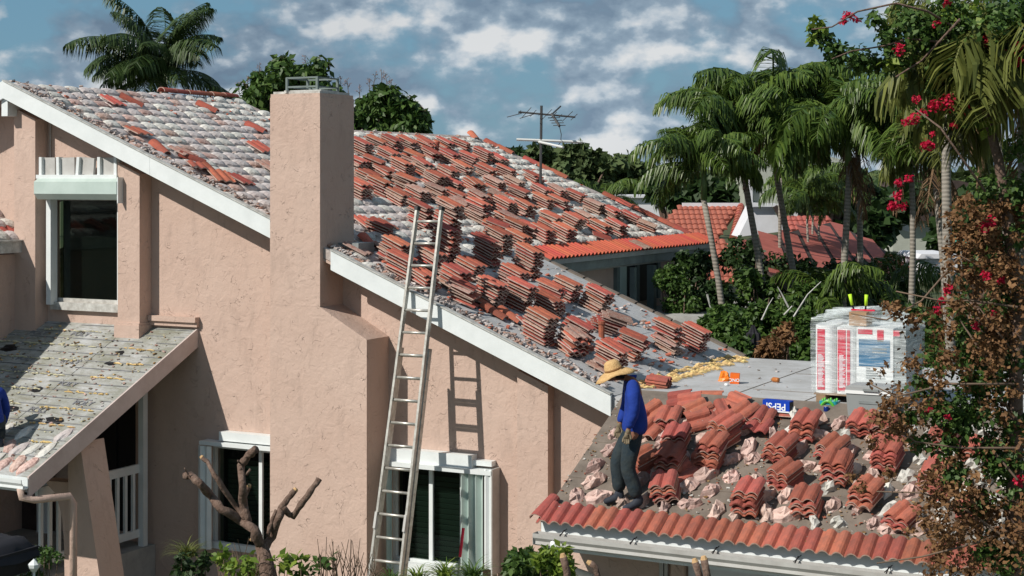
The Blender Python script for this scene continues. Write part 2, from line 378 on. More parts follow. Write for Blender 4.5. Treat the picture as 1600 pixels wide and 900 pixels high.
# leaf clouds -------------------------------------------------------------------
def leaves(name, clumps, size, mat, seed=0, parent=None, kind='stuff', elong=1.6, droop=0.3, shell=.5, jit=.35):
    """clumps: (centre, (rx,ry,rz), count); leaf-sized folded diamonds spread through each clump"""
    g = np.random.default_rng(seed); P = []; U = []
    for c, r, n in clumps:
        d = g.normal(size=(n, 3)); d /= np.linalg.norm(d, axis=1)[:, None]
        rr = g.random(n)**shell
        # uneven outline: radius modulated by a few random lobes
        lob = np.zeros(n)
        for k in range(5):
            ax = g.normal(size=3); ax /= np.linalg.norm(ax); lob += np.maximum(0, d@ax)**4*g.uniform(-.25, .45)
        P.append(np.array(c)[None]+d*(rr*(1+lob))[:, None]*np.array(r)[None]); U.append(d)
    P = np.concatenate(P); U = np.concatenate(U); n = len(P)
    nrm = U*.5+g.normal(size=(n, 3))*.6+np.array([0, 0, .5]); nrm /= np.linalg.norm(nrm, axis=1)[:, None]
    t = np.cross(nrm, g.normal(size=(n, 3))); t /= np.linalg.norm(t, axis=1)[:, None]
    t[:, 2] -= droop; t /= np.linalg.norm(t, axis=1)[:, None]
    b = np.cross(nrm, t); b /= np.linalg.norm(b, axis=1)[:, None]
    s = size*(1+g.uniform(-jit, jit, n))[:, None]
    v0 = P; v2 = P+t*s*elong; m = P+t*s*elong*.45+nrm*s*.12*0
    v1 = m+b*s*.5+nrm*s*.15; v3 = m-b*s*.5+nrm*s*.15
    V = np.stack([v0, v1, v2, v3], 1).reshape(-1, 3)
    me = quads(name, V, mat, np.clip(g.beta(2, 3, n)+0*P[:, 2], 0, 1))
    return link(name, me, parent, kind)
def quads(name, V, mat, tint):
    n = len(V)//4
    me = bpy.data.meshes.new(name); me.vertices.add(n*4); me.vertices.foreach_set('co', V.astype(np.float32).ravel())
    me.loops.add(n*4); me.loops.foreach_set('vertex_index', np.arange(n*4, dtype=np.int32))
    me.polygons.add(n); me.polygons.foreach_set('loop_start', np.arange(0, n*4, 4, dtype=np.int32))
    me.materials.append(MAT[mat])
    a = me.attributes.new('tint', 'FLOAT', 'FACE'); a.data.foreach_set('value', np.asarray(tint, dtype=np.float32))
    me.update(calc_edges=True); return me

R = random.Random(7)
# ================================================================ GROUND
mb = MB(); mb.add([(-900, -60, 0), (700, -60, 0), (700, 1200, 0), (-900, 1200, 0)], [(0, 1, 2, 3)])
tag(mb.build('ground', 'lawn'), kind='structure')
mb = MB(); mb.add([(-24, 13.2, .004), (2, 13.2, .004), (2, 14.6, .004), (-24, 14.6, .004)], [(0, 1, 2, 3)])
tag(mb.build('path', 'concrete'), kind='structure')

# ================================================================ HOUSE
house = thing('house', 'pink stucco house with its red tile roof half stripped for reroofing', 'house')
YW = 19.33; XPK = -18.9; YF = 18.80
CH = dict(x0=at(422, 300, 18.75).x, x1=at(500, 300, 18.75).x, x2=at(573, 700, 18.75).x)
# --- gable wall with openings
wl = rect(330, 701, 470, 862, YW); wr = rect(612, 726, 722, 884, YW); dr = rect(140, 610, 212, 780, YW)
dr = (dr[0], dr[1], H-5.5, dr[3])
wu = rect(78, 308, 186, 474, YW)
XR = -7.95
outer = [(-27, 0), (XR, 0), (XR, zM(XR)-.42), (XPK, zM(XPK)-.16), (-27, zM(XPK)-.16-.411*8)]
mb = MB(); holed(mb, outer, [rloop(wl), rloop(wr), rloop(wu), rloop(dr)], YW, YW+.22)
wall = mb.build('gable_wall', 'stucco', house)
# other walls of the body
mb = MB(); mb.box(-12.35, -12.1, 24.1, 31.7, 0, H-1.55); mb.box(-27, -12.1, 31.7, 31.9, 0, H-1.6)
mb.box(-12.1, -1.2, 23.0, 23.2, 0, ZF-.2); mb.box(-1.4, -1.2, 16.9, 23.0, 0, ZF-.3)
mb.build('outer_wall', 'stucco', house)
xlw = at(905, 870, 16.95).x
mb = MB(); mb.box(xlw, -1.4, 16.95, 17.15, 0, H-4.05); mb.box(xlw, xlw+.2, 17.15, 19.3, 0, H-3.9)
mb.build('lower_wall', 'stucco', house)
# pilasters
def pil(xa, xb, yf, name='pilaster', z0=0, yb=YW, ref=300):
    X0 = at(xa, ref, yf).x; X1 = at(xb, ref, yf).x
    mb = MB()
    zt0 = zM(X0)-.40; zt1 = zM(X1)-.40
    mb.hexa([(X0, yf, z0), (X1, yf, z0), (X1, yb-.002, z0), (X0, yb-.002, z0), (X0, yf, zt0), (X1, yf, zt1), (X1, yb-.002, zt1), (X0, yb-.002, zt0)])
    return X0, X1, mb
X0, X1, mb = pil(22, 55, 19.05, z0=H-2.7)
mb.build('pilaster', 'stucco', house)
XB0, XB1, mb = pil(184, 218, 19.05, z0=zP(19.05)+.0); mb.build('pilaster', 'stucco', house)
mb = MB(); mb.box(XB0-.03, XB1+.03, 19.0, YW-.004, zP(19.0)-.02, zP(19.0)+.20); mb.box(XB0-.015, XB1+.015, 19.02, YW-.004, zP(19.0)+.2, zP(19.0)+.235)
mb.build('pilaster_base', 'stucco', house)
X0, X1, mb = pil(808, 856, 19.14, ref=700); mb.build('pilaster', 'stucco', house)
# ledge trim right of the pilaster
l0 = at(246, 488, YW); l1 = at(312, 488, YW)
mb = MB(); mb.box(l0.x-.1, l1.x, 19.22, YW-.003, H-2.17, H-2.09); mb.box(l0.x-.1, l1.x+.0, 19.26, YW-.003, H-2.24, H-2.17)
mb.build('ledge_trim', 'stucco', house)
# deep panel between pilasters, narrow reveal
mb = MB(); xx = at(80, 230, YW).x; mb.tube([(xx, YW-.02, H-.03), (xx, YW-.02, H+.95)], .012, 6); mb.build('cable', 'gutter', house)
# left roof bracket
p = at(14, 170, 18.95); mb = MB(); mb.box(p.x-.06, p.x+.07, 18.85, 19.25, p.z-.12, p.z+.17); mb.build('bracket', 'white_paint', house)

# --- chimney (upper shaft, sloped shoulder, lower breast)
zs1 = at(500, 474, 18.75).z; zs2 = at(573, 531, 18.75).z
mb = MB(); zt = at(460, 146, 18.72).z
n = 9; gr = random.Random(3)
mb.box(CH['x0'], CH['x1'], 18.75, 19.62, zs1-.05, zt-.05)
mb.box(CH['x0']+.006, CH['x1']-.008, 18.756, 19.61, zt-.05, zt)
chim = mb.build('chimney', 'stucco', house)
mb = MB(); mb.prism([(CH['x0']+.0, 18.75, 0), (CH['x2'], 18.75, 0), (CH['x2'], 18.75, zs2), (CH['x1'], 18.75, zs1-.051), (CH['x0'], 18.75, zs1-.051)], (0, .578, 0))
mb.build('chimney_breast', 'stucco', chim)
mb = MB(); mb.box(CH['x0']+.03, CH['x1']-.03, 18.79, 19.55, zt, zt+.035); mb.box(CH['x0']+.12, CH['x1']-.12, 18.95, 19.4, zt+.035, zt+.06)
for k in range(9): mb.rbox((gr.uniform(CH['x0'], CH['x1']), 18.78+gr.random()*.8, zt+.03), (.08, .06, .04), gr.random()*3)
mb.build('crown_mortar', 'dirty_white', chim)
# metal cap frame on the chimney
cx0 = at(450, 130, 19.0).x; cx1 = at(497, 130, 19.0).x; zc0 = zt+.04; zc1 = zt+.24
mb = MB()
for X in (cx0, cx1):
    for Y in (18.98, 19.5): mb.bar((X, Y, zc0), (X, Y, zc1), .035)
for z in (zc0+.07, zc1):
    mb.bar((cx0-.017, 18.98, z), (cx1+.017, 18.98, z), .025); mb.bar((cx0-.017, 19.5, z), (cx1+.017, 19.5, z), .025)
    mb.bar((cx0, 18.98, z), (cx0, 19.5, z), .02); mb.bar((cx1, 18.98, z), (cx1, 19.5, z), .02)
mb.build('cap_frame', 'post_green', chim)
# flashing where the rake ends at the chimney
mb = MB(); xx = CH['x1']; mb.box(xx+.001, xx+.35, 19.2, 19.61, zM(xx+.18)-.1, zM(xx+.18)+.13); mb.build('flashing', 'metal_grey', chim)

# --- roof decks
T = .14
def roofslab(mb, corners, P, T=T, mi=0):
    top = [(x, y, (P[3]-P[0]*x-P[1]*y)/P[2]) for x, y in corners]
    mb.prism(top, (0, 0, -T), mi)
X1r = -17.55
mb = MB()
roofslab(mb, [(XPK, YF+.03), (-8.38, YF+.03), (-8.30, 24.0), (-11.98, 24.0), (-11.98, 24.9), (XPK, 24.9)], PM)
roofslab(mb, [(X1r, 24.9), (-11.98, 24.9), (-11.98, 31.9), (X1r, 31.9)], PM)
deck = mb.build('roof_deck', 'roof_debris', house)
# back slopes (away from the camera)
mb = MB()
mb.prism([(XPK, YF+.03, zM(XPK)), (XPK, 24.9, zM(XPK)), (-27, 24.9, zM(XPK)-.411*8.1), (-27, YF+.03, zM(XPK)-.411*8.1)], (0, 0, -T))
mb.prism([(X1r, 24.9, zM(X1r)), (X1r, 31.9, zM(X1r)), (-27, 31.9, zM(X1r)-.411*9.4), (-27, 24.9, zM(X1r)-.411*9.4)], (0, 0, -T))
mb.prism([(XPK, 24.88, zM(XPK)-.01), (X1r, 24.88, zM(X1r)-.01), (X1r, 24.88, zM(X1r)-.9), (XPK, 24.88, zM(X1r)-.9)], (0, -.1, 0))
mb.build('rear_slope', 'roof_debris', house)
# bare felt laid over the lower main roof, in lapped sheets
mb = MB(); gr = random.Random(5)
xs = [-12.6, -11.6, -10.55, -9.5, -8.42]
for i in range(4):
    a, b_ = xs[i], xs[i+1]+.06; o = .006*(4-i)
    ya = YF+.10 + (1.0 if i == 0 else .25 if i == 1 else .02)
    yb = 23.95 if i or True else 24
    mb.prism([(a, ya, zM(a)+o), (b_, ya, zM(b_)+o-.002), (b_, yb, zM(b_)+o-.002), (a, yb, zM(a)+o)], (0, 0, -.004))
for k in range(4): pass
mb.build('roof_felt', 'felt', house)
# felt seams on the slope and raised curbed edge at the back
mb = MB()
for k in range(12):
    a = -11.9+k*.31
    mb.rbox((a, 23.97, zM(a)+.02), (.30, .10, .05), ry=math.atan(.411), rx=gr.uniform(-.1, .1))
mb.build('edge_strip', 'felt_dark', house)
# fascias of the main roof (rake boards)
def rake(mb, xa, xb, y0=YF, t=.035, h=.25, P=PM, up=.03):
    f = lambda X: zM(X)
    mb.hexa([(xa, y0, f(xa)-h), (xb, y0, f(xb)-h), (xb, y0+t, f(xb)-h), (xa, y0+t, f(xa)-h), (xa, y0, f(xa)+up), (xb, y0, f(xb)+up), (xb, y0+t, f(xb)+up), (xa, y0+t, f(xa)+up)])
xj = at(234, 250, YF).x; xe = at(524, 390, YF).x
mb = MB(); rake(mb, XPK, xj-.004); mb.build('fascia', 'white_paint', house)
mb = MB(); rake(mb, xj, CH['x0']-.002); mb.build('fascia', 'white_paint', house)
mb = MB(); rake(mb, xe-.08, -8.36); mb.build('fascia', 'white_paint', house)
mb = MB()
mb.hexa([(XPK, YF, zM(XPK)-.25), (XPK, YF+.035, zM(XPK)-.25), (-27, YF+.035, zM(XPK)-.25-.411*8.1), (-27, YF, zM(XPK)-.25-.411*8.1),
         (XPK, YF, zM(XPK)+.03), (XPK, YF+.035, zM(XPK)+.03), (-27, YF+.035, zM(XPK)+.03-.411*8.1), (-27, YF, zM(XPK)+.03-.411*8.1)])
mb.build('fascia', 'white_paint', house)
mb = MB()      # drip edge
for xa, xb in ((XPK, CH['x0']-.003), (xe-.08, -8.36)):
    f = zM; mb.hexa([(xa, YF-.02, f(xa)+.028), (xb, YF-.02, f(xb)+.028), (xb, YF+.09, f(xb)+.028), (xa, YF+.09, f(xa)+.028),
                     (xa, YF-.02, f(xa)+.045), (xb, YF-.02, f(xb)+.045), (xb, YF+.09, f(xb)+.045), (xa, YF+.09, f(xa)+.045)])
mb.build('drip_edge', 'dirty_white', house)
# soffit
mb = MB(); rake(mb, XPK, -8.4, y0=YF+.036, t=YW-YF-.04, h=.19, up=-.15); mb.build('soffit', 'stucco', house)
# far eave: fascia, soffit, posts
mb = MB(); ze = zM(-12); mb.box(-12.02, -11.90, 24.0, 31.95, ze-.30, ze-.03)
mb.build('fascia', 'metal_grey', house)
mb = MB(); mb.box(-12.35, -12.0, 24.0, 31.9, ze-.34, ze-.302); mb.box(-11.895, -11.82, 24.0, 31.95, ze-.14, ze-.05); mb.build('gutter', 'gutter', house)
# far upper window wall seen under the eave
def wx(x0, x1, X=-12.08):
    return atX(x0, 430, X).y, atX(x1, 430, X).y
y0, y1 = wx(962, 1026)
zb, ztp = H-2.35, H-1.42
wd = MB(); 
for a in (y0, (y0+y1)/2-.05, y1): wd.box(-12.10, -12.02, a-.06, a+.06, zb, ztp)
wd.box(-12.10, -12.02, y0, y1, ztp-.1, ztp+.02)
win = wd.build('window', 'post_green', house)
mb = MB(); mb.box(-12.09, -12.07, y0, y1, zb, ztp-.1); mb.build('pane', 'black', win)
mb = MB(); mb.box(-12.06, -12.03, y0+.1, (y0+y1)/2-.6, zb, ztp-.12); mb.build('curtain', 'panel_green', win)
pz = at(1022, 470, 1)
pa = atX(1022, 400, -11.75); mb = MB(); mb.bar((-11.8, pa.y, H-1.65), (-11.8, pa.y, H-3.3), .14); mb.bar((-11.8, pa.y-.9, H-1.65), (-11.8, pa.y-.9, H-3.3), .10)
mb.build('porch_post', 'post_green', house)
q0 = atX(1010, 478, -11.95); mb = MB(); mb.box(-12.05, -10.3, q0.y-1.2, q0.y+3.3, H-2.62, H-2.50); mb.box(-12.05, -10.5, q0.y-1.1, q0.y+3.2, H-6.6, H-2.62)
mb.build('balcony', 'concrete', house)
mb = MB(); q1 = atX(1075, 492, -10.2); mb.box(-10.28, -10.1, q1.y-.3, q1.y, H-3.1, H-2.6); mb.build('balcony_post', 'white_paint', house)

# --- flat roof and lower tiled roof
mb = MB(); roofslab(mb, [(-8.05, 18.3), (-1.0, 18.3), (-1.0, 23.95), (-8.40, 23.95), (-8.40, 18.86), (-8.05, 18.86)], (0, 0, 1, ZF), .18)
flat = mb.build('flat_roof', 'felt', house)
mb = MB()
for k, X in enumerate((-7.05, -6.05, -5.05, -4.05, -3.05, -2.05)): mb.box(X, X+.012, 18.35, 23.9, ZF+.0005, ZF+.006)
for Y in (20.4, 22.3): mb.box(-7.0, -1.1, Y, Y+.012, ZF+.0005, ZF+.005)
mb.build('felt_seam', 'felt_dark', flat)
XL = at(845, 820, 16.2).x
mb = MB(); roofslab(mb, [(XL, 16.2), (-1.0, 16.2), (-1.0, 18.36), (XL+.05, 18.36)], (0, -.49, 1, PL[3]), .12)
low = mb.build('lower_roof', 'felt_dark', house)
mb = MB()
for Y in (16.9, 17.55, 18.1): mb.hexa([(XL+.02, Y, zL(Y)), (-1, Y, zL(Y)), (-1, Y+.5, zL(Y+.5)), (XL+.02, Y+.5, zL(Y+.5)), (XL+.02, Y, zL(Y)+.012), (-1, Y, zL(Y)+.012), (-1, Y+.5, zL(Y+.5)+.002), (XL+.02, Y+.5, zL(Y+.5)+.002)])
mb.build('felt_lap', 'felt_dark', low)
ze = zL(16.2)
mb = MB(); mb.box(XL+.02, -1, 16.17, 16.199, ze-.34, ze+.01); mb.build('fascia', 'white_paint', low)
mb = MB(); mb.box(XL+.02, -1, 16.2, 16.95, ze-.345, ze-.31); mb.build('soffit', 'dirty_white', low)
def gutter(mb, x0, x1, yb, zt, side=1):
    pr = [(0, 0), (0, -.125), (-.02*1, -.14), (-.085, -.14), (-.10, -.125), (-.095, -.09), (-.125, -.05), (-.13, -.002), (-.118, -.002), (-.113, -.045), (-.085, -.09), (-.085, -.12), (-.012, -.125), (-.012, 0)]
    mb.prism([(x0, yb+a, zt+b) for a, b in pr], (x1-x0, 0, 0))
    mb.box(x0-.004, x0, yb-.128, yb, zt-.13, zt)
mb = MB(); gutter(mb, XL-.02, -1, 16.168, ze-.145); mb.build('gutter', 'gutter', low)
for k, X in enumerate((-7.75, -6.9, -5.95, -5.05, -4.1, -3.2)):
    mb = MB(); mb.bar((X, 16.16, ze-.10), (X, 16.04, ze-.145), .012, .006); mb.bar((X+.035, 16.15, ze-.08), (X-.035, 16.10, ze-.15), .01, .006); mb.build('gutter_hanger', 'black', low)
dx = at(866, 850, 16.1).x
mb = MB(); mb.tube([(dx, 16.10, ze-.2), (dx, 16.10, ze-.36), (dx+.02, 16.2, ze-.52), (dx+.12, 16.7, ze-.72), (dx+.18, 16.86, ze-.8)], .047, 10)
mb.tube([(dx+.18, 16.86, ze-.8), (dx+.18, 16.86, .1)], .045, 10)
mb.build('downspout', 'white_paint', low, smooth=True)
# wall fittings below the gutter
for xa, xb, mt, y in ((1030, 1036, 'gutter', .05), (1038, 1043, 'gutter', .05), (1200, 1207, 'gutter', .05), (1210, 1217, 'gutter', .05), (1048, 1068, 'stucco', .12)):
    mb = MB(); a = at(xa, 880, 16.95-y).x; b = at(xb, 880, 16.95-y).x; mb.box(a, b, 16.95-y, 16.948, 0, ze-.3); mb.build('wall_trim', mt, house)
mb = MB(); a = at(1075, 880, 16.9).x; b = at(1198, 880, 16.9).x; mb.box(a, b, 16.91, 16.949, 1.0, ze-.32); mb.build('shutter_panel', 'wall_white', house)

# --- tile meshes -------------------------------------------------------------
def tile_mesh(name, W_=.30, Ln=.42, hump=.15, A=.034, t=.014, seg=5, lip=0, mats=('tile_clay', 'tile_edge'), taper=0):
    """two-roll clay tile: length along X, rolls across Y, origin at its underside centre"""
    n = int(round(W_/hump))*seg; mb = MB(); V = []
    pr = []
    for i in range(n+1):
        u = (i/seg) % 1; y = -W_/2+W_*i/n; pr.append((y, A*max(0, math.sin(math.pi*min(1, u/.80)))**.7))
    if lip: pr = [(-W_/2-lip, .012)]+pr+[(W_/2+lip, .012)]; n += 2
    for x in (-Ln/2, Ln/2):
        for y, z in pr: V.append((x, y, z+t))
        for y, z in pr: V.append((x, y, z))
    m = n+1; F = []; MI = []
    for i in range(n):
        F.append((i, 2*m+i, 2*m+i+1, i+1)); MI.append(0)
        F.append((m+i+1, 3*m+i+1, 3*m+i, m+i)); MI.append(0)
        F.append((i, i+1, m+i+1, m+i)); MI.append(1)
        F.append((2*m+i+1, 2*m+i, 3*m+i, 3*m+i+1)); MI.append(1)
    F.append((0, m, 3*m, 2*m)); MI.append(1); F.append((n, 2*m+n, 3*m+n, m+n)); MI.append(1)
    mb.v = V; mb.f = F; mb.m = MI
    return mb.mesh(name, mats)
def skirt(me):   # thick visible lip along both long sides (as on the real interlocking tile)
    return me
TILE = [tile_mesh('clay_tile', W_=.27, Ln=.385, hump=.135, mats=('tile_clay', 'tile_edge'), t=.017, lip=.025, A=.026), tile_mesh('clay_tile_old', W_=.27, Ln=.385, hump=.135, mats=('tile_old', 'tile_edge'), t=.017, lip=.03, A=.026)]
TLOW = [tile_mesh('roll_tile', W_=.29, Ln=.295, hump=.116, A=.04, t=.014, seg=6, mats=('tile_lower', 'tile_lime')),
        tile_mesh('roll_tile_plain', W_=.29, Ln=.295, hump=.116, A=.04, t=.014, seg=6, mats=('tile_lower', 'tile_lower'))]
ERED = tile_mesh('eave_tile_red', W_=.32, Ln=.46, hump=.16, A=.05, t=.02, seg=4, mats=('tile_red', 'tile_red'))
EROLL = tile_mesh('eave_tile_roll', W_=.30, Ln=.36, hump=.15, A=.045, t=.016, seg=6, mats=('tile_lower', 'tile_lime'))
def place(name, me, parent, M, kind=None, label=None):
    o = bpy.data.objects.new(name, me); COL.objects.link(o); o.parent = parent; o.matrix_local = M
    if kind: o['kind'] = kind
    if label: o['label'] = label
    return o
def slopeM(loc, P, rz):
    """frame on a roof plane: z = plane normal, x = rz measured from world X within the plane"""
    nrm = Vector(P[:3]).normalized(); x = Vector((math.cos(rz), math.sin(rz), 0)); x = (x-nrm*x.dot(nrm)).normalized(); y = nrm.cross(x)
    return Matrix.Translation(loc) @ Matrix(((x.x, y.x, nrm.x, 0), (x.y, y.y, nrm.y, 0), (x.z, y.z, nrm.z, 0), (0, 0, 0, 1)))
# red tiles still laid along the far eave
k = 0; Y = 24.2
while Y < 31.9:
    place('roof_tile', ERED, house, slopeM((-12.0, Y, zM(-12.0)+.03), PM, 0)); Y += .32
# clay tiles still laid along the lower eave
X = XL+.16; k = 0
while X < -1.2:
    y = 16.22+R.uniform(-.012, .012)
    place('roof_tile', EROLL, low, slopeM((X, y, zL(16.22)+.035+R.uniform(0, .008)), PL, math.pi/2+R.uniform(-.02, .02)) @ Matrix.Rotation(R.uniform(-.02, .02), 4, 'X')); X += .292
def barrel_mesh(name, mats, r0=.095, r1=.075, Ln=.42, t=.014, n=7):
    V = []; F = []; MI = []
    for j, x in enumerate((-Ln/2, Ln/2)):
        r = (r0, r1)[j]
        for q in (r, r-t):
            for i in range(n+1):
                a = math.pi*i/n; V.append((x, q*math.cos(a), q*math.sin(a)*.85))
    m = n+1
    for i in range(n):
        F += [(i, i+1, 2*m+i+1, 2*m+i), (m+i+1, m+i, 3*m+i, 3*m+i+1), (i+1, i, m+i, m+i+1), (2*m+i, 2*m+i+1, 3*m+i+1, 3*m+i)]; MI += [0, 0, 1, 1]
    F += [(0, 2*m, 3*m, m), (n, m+n, 3*m+n, 2*m+n)]; MI += [1, 1]
    mb = MB(); mb.v = V; mb.f = F; mb.m = MI; return mb.mesh(name, mats)
BARREL = barrel_mesh('ridge_tile', ('tile_clay', 'tile_edge')); BARL = barrel_mesh('ridge_tile_lower', ('tile_lower', 'tile_lime'))
# rake cap tile at the lower roof's left corner
place('rake_tile', BARL, low, slopeM((XL+.02, 16.28, zL(16.28)+.05), PL, math.pi/2-.1))
# ridge and hip tiles left in place
def ridge_run(p, q, me, par, skip=()):
    p = Vector(p); q = Vector(q); n = int((q-p).length/.36); d = (q-p).normalized()
    for i in range(n):
        if i in skip: continue
        c = p+d*(.36*i+.2)+Vector((R.uniform(-.02, .02), 0, R.uniform(0, .015)))
        y = Vector((0, 0, 1)).cross(d).normalized(); z = d.cross(y)
        M = Matrix(((d.x, y.x, z.x, c.x), (d.y, y.y, z.y, c.y), (d.z, y.z, z.z, c.z), (0, 0, 0, 1)))
        place('ridge_tile', me, par, M @ Matrix.Rotation(R.uniform(-.06, .06), 4, 'Z'))
ridge_run((XPK+.02, 22.6, zM(XPK)+.03), (XPK+.02, 24.9, zM(XPK)+.03), BARREL, house)
ridge_run((-14.3, 31.75, zM(-14.3)+.015), (-12.1, 31.75, zM(-12.1)+.015), BARREL, house)
ridge_run((-17.2, 31.75, zM(-17.2)+.015), (-15.2, 31.75, zM(-15.2)+.015), BARREL, house, skip=(2,))

# --- mortar beds -----------------------------------------------------------
def lump_mesh(name, mat, rx, ry, rz, seed, nz=.25, n=9, m=4, ragged=.2):
    g = random.Random(seed); V = []; F = []
    ph = [g.uniform(0, 6.28) for _ in range(6)]
    for j in range(m):
        e = math.pi/2*j/m
        for i in range(n):
            a = 2*math.pi*i/n; r = 1+ragged*math.sin(2*a+ph[0])*.5+g.uniform(-nz, nz)
            V.append((rx*math.cos(a)*math.cos(e)*r, ry*math.sin(a)*math.cos(e)*r, rz*math.sin(e)*(1+g.uniform(-nz, nz))-(.01 if j == 0 else 0)))
    V.append((g.uniform(-.2, .2)*rx, 0, rz*(1+g.uniform(-nz, nz))))
    for j in range(m-1):
        for i in range(n):
            k = (i+1) % n; F.append((j*n+i, j*n+k, (j+1)*n+k, (j+1)*n+i))
    for i in range(n): F.append(((m-1)*n+i, (m-1)*n+(i+1) % n, m*n))
    mb = MB(); mb.v = V; mb.f = F; mb.m = [0]*len(F); return mb.mesh(name, mat)
BED = [lump_mesh('mortar_bed', ('mortar', 'mortar', 'mortar_white')[i % 3], .135, .165, .058, 20+i, .05, n=10, m=3, ragged=.1) for i in range(9)]
BEDP = [lump_mesh('mortar_bed_p', ('mortar_pink', 'mortar')[i % 2], .135, .16, .055, 60+i, .06, n=10, m=3, ragged=.1) for i in range(6)]
def seen(p):
    v = Vector(p)-Vector((0, 0, H)); D = -v.x*S_+v.y*C_; s = (v.x*C_+v.y*S_)/D
    return 800+s*FPX, 280-v.z/D*FPX, D
beds = []
X = XPK+.15; r = 0
while X < -11.2:
    Y = 19.02+(r % 2)*.14
    ymax = 24.75 if X < X1r+.1 else (31.6 if X < -12.3 else 21.5)
    while Y < ymax:
        if not (X > -12.3 and R.random() < .35):
            beds.append((X+R.uniform(-.012, .012), Y+R.uniform(-.012, .012)))
        Y += .30
    X += .30; r += 1
vis = []; rest = []
for X, Y in beds:
    px, py, D = seen((X, Y, zM(X)))
    inch = CH['x0']-.1 < X < CH['x1']+.1 and Y < 19.75
    if inch or px < -10: continue
    hid = 424 < px < 543 and Y > 19.0
    (rest if hid else vis).append((X, Y, px, D))
vis.sort(key=lambda t: t[3]+(2.5 if t[2] > 700 else 0)); rest += vis[300:]; vis = vis[:300]
for X, Y, px, D in vis:
    ms = (BED if R.random() < .75 else BEDP) if px < 540 else [b for i, b in enumerate(BED) if i % 3 != 1]
    M = slopeM((X, Y, zM(X)+.0), PM, R.uniform(-.50, -.36)) @ Matrix.Diagonal((R.uniform(.92, 1.08), R.uniform(.92, 1.08), R.uniform(.8, 1.2), 1))
    place('mortar_bed', R.choice(ms), deck, M)
mb = MB(); 
for X, Y, px, D in rest:
    me = R.choice(BED); M = slopeM((X, Y, zM(X)), PM, R.uniform(-.25, .1)) @ Matrix.Diagonal((R.uniform(.8, 1.15), R.uniform(.8, 1.2), R.uniform(.6, 1.3), 1))
    mb.add([M @ v.co for v in me.vertices], [tuple(p.vertices) for p in me.polygons])
mb.build('mortar_bed', 'mortar_white', deck, kind='stuff')
# debris crumbs, broken clay along the rake and across the slope
CRUMB = 'roof_debris'
def shards(n, gen, mats, size, par, name, seed):
    g = random.Random(seed); mb = MB()
    for _ in range(n):
        p, nr = gen(g); s = size*g.uniform(.4, 1.4)
        mb.rbox((p[0], p[1], p[2]+s*.15), (s, s*g.uniform(.4, .9), s*.3), g.uniform(0, 6.3), g.uniform(-.4, .4), g.uniform(-.4, .4), mi=g.randrange(len(mats)))
    return mb.build(name, mats, par, kind='stuff')
def gm(g):
    X = g.uniform(XPK, -8.5); Y = g.uniform(18.9, 31.7 if X < -12.2 else 23.8)
    if Y > 24.85: X = max(X, X1r+.1+g.random())
    if X < -13.8 and X > X1r and Y < 24.9 and g.random() < .85: Y = 25+g.random()*6
    return (X, Y, zM(X)+.02), 0
shards(1900, gm, ['mortar', 'tile_old', 'roof_debris', 'tile_clay'], .06, deck, 'debris', 1)
def gr_(g):
    X = g.uniform(XPK, -8.5); Y = 18.95+abs(g.gauss(0, .12)); return (X, Y, zM(X)+.03), 0
shards(1100, gr_, ['mortar', 'tile_old', 'roof_debris', 'roof_debris'], .062, deck, 'debris', 2)
def gl(g):
    X = g.uniform(XL, -1.2); Y = g.uniform(16.5, 18.3); return (X, Y, zL(Y)+.012), 0
shards(900, gl, ['mortar_pink', 'tile_lower', 'mortar_white'], .028, low, 'debris', 3)
def gf(g):
    X = g.uniform(-8.3, -2); Y = g.uniform(18.4, 23.5); return (X, Y, ZF+.005), 0
shards(150, gf, ['felt_dark', 'roof_debris', 'mortar'], .035, flat, 'debris', 4)
# mortar flow lumps along the rake, old mortar band along the far eave
for i in range(48):
    X = -11.9+i*.072+R.uniform(-.02, .02)
# --- mortar pats of the lower roof
PAT = [lump_mesh('mortar_pat', ('mortar_pink', 'mortar_pink', 'mortar_white')[i % 3], .105, .066, .085, 90+i, .36, n=9, m=4, ragged=.5) for i in range(12)]
PATP = [p for i, p in enumerate(PAT) if i % 3 < 2]; PATW = [p for i, p in enumerate(PAT) if i % 3 == 2]
Y = 16.58; r = 0
while Y < 18.25:
    X = XL+.22+(r % 2)*.14+(Y-16.2)*.03
    while X < -1.4:
        px = seen((X, Y, zL(Y)))[0]
        pool = PATW if R.random() < (px-1150)/450 else PATP
        if R.random() < .98:
            y = Y+R.uniform(-.05, .05); x = X+R.uniform(-.05, .05)
            place('mortar_pat', R.choice(pool), low, slopeM((x, y, zL(y)), PL, math.pi/2+R.uniform(-1.2, .5)) @ Matrix.Scale(R.uniform(.95, 1.4), 4))
        X += .285
    Y += .275; r += 1

def glit(g):
    k = g.randrange(46); X = XL+.01+k*.146+.13+g.gauss(0, .012); Y = 16.1+g.random()*.32
    return (X, Y, zL(Y)+.052), 0
shards(900, glit, ['litter', 'litter', 'roof_debris'], .016, low, 'leaf_litter', 8)
def glt(g):
    X = XL+6.4*(1-g.random()**2); Y = g.uniform(16.4, 18.3); return (X, Y, zL(Y)+.014), 0
shards(1100, glt, ['litter', 'leaf_dry'], .024, low, 'leaf_litter', 9)
material('felt_print_shade', (.245, .25, .27), .9, var=.35, vscale=8)
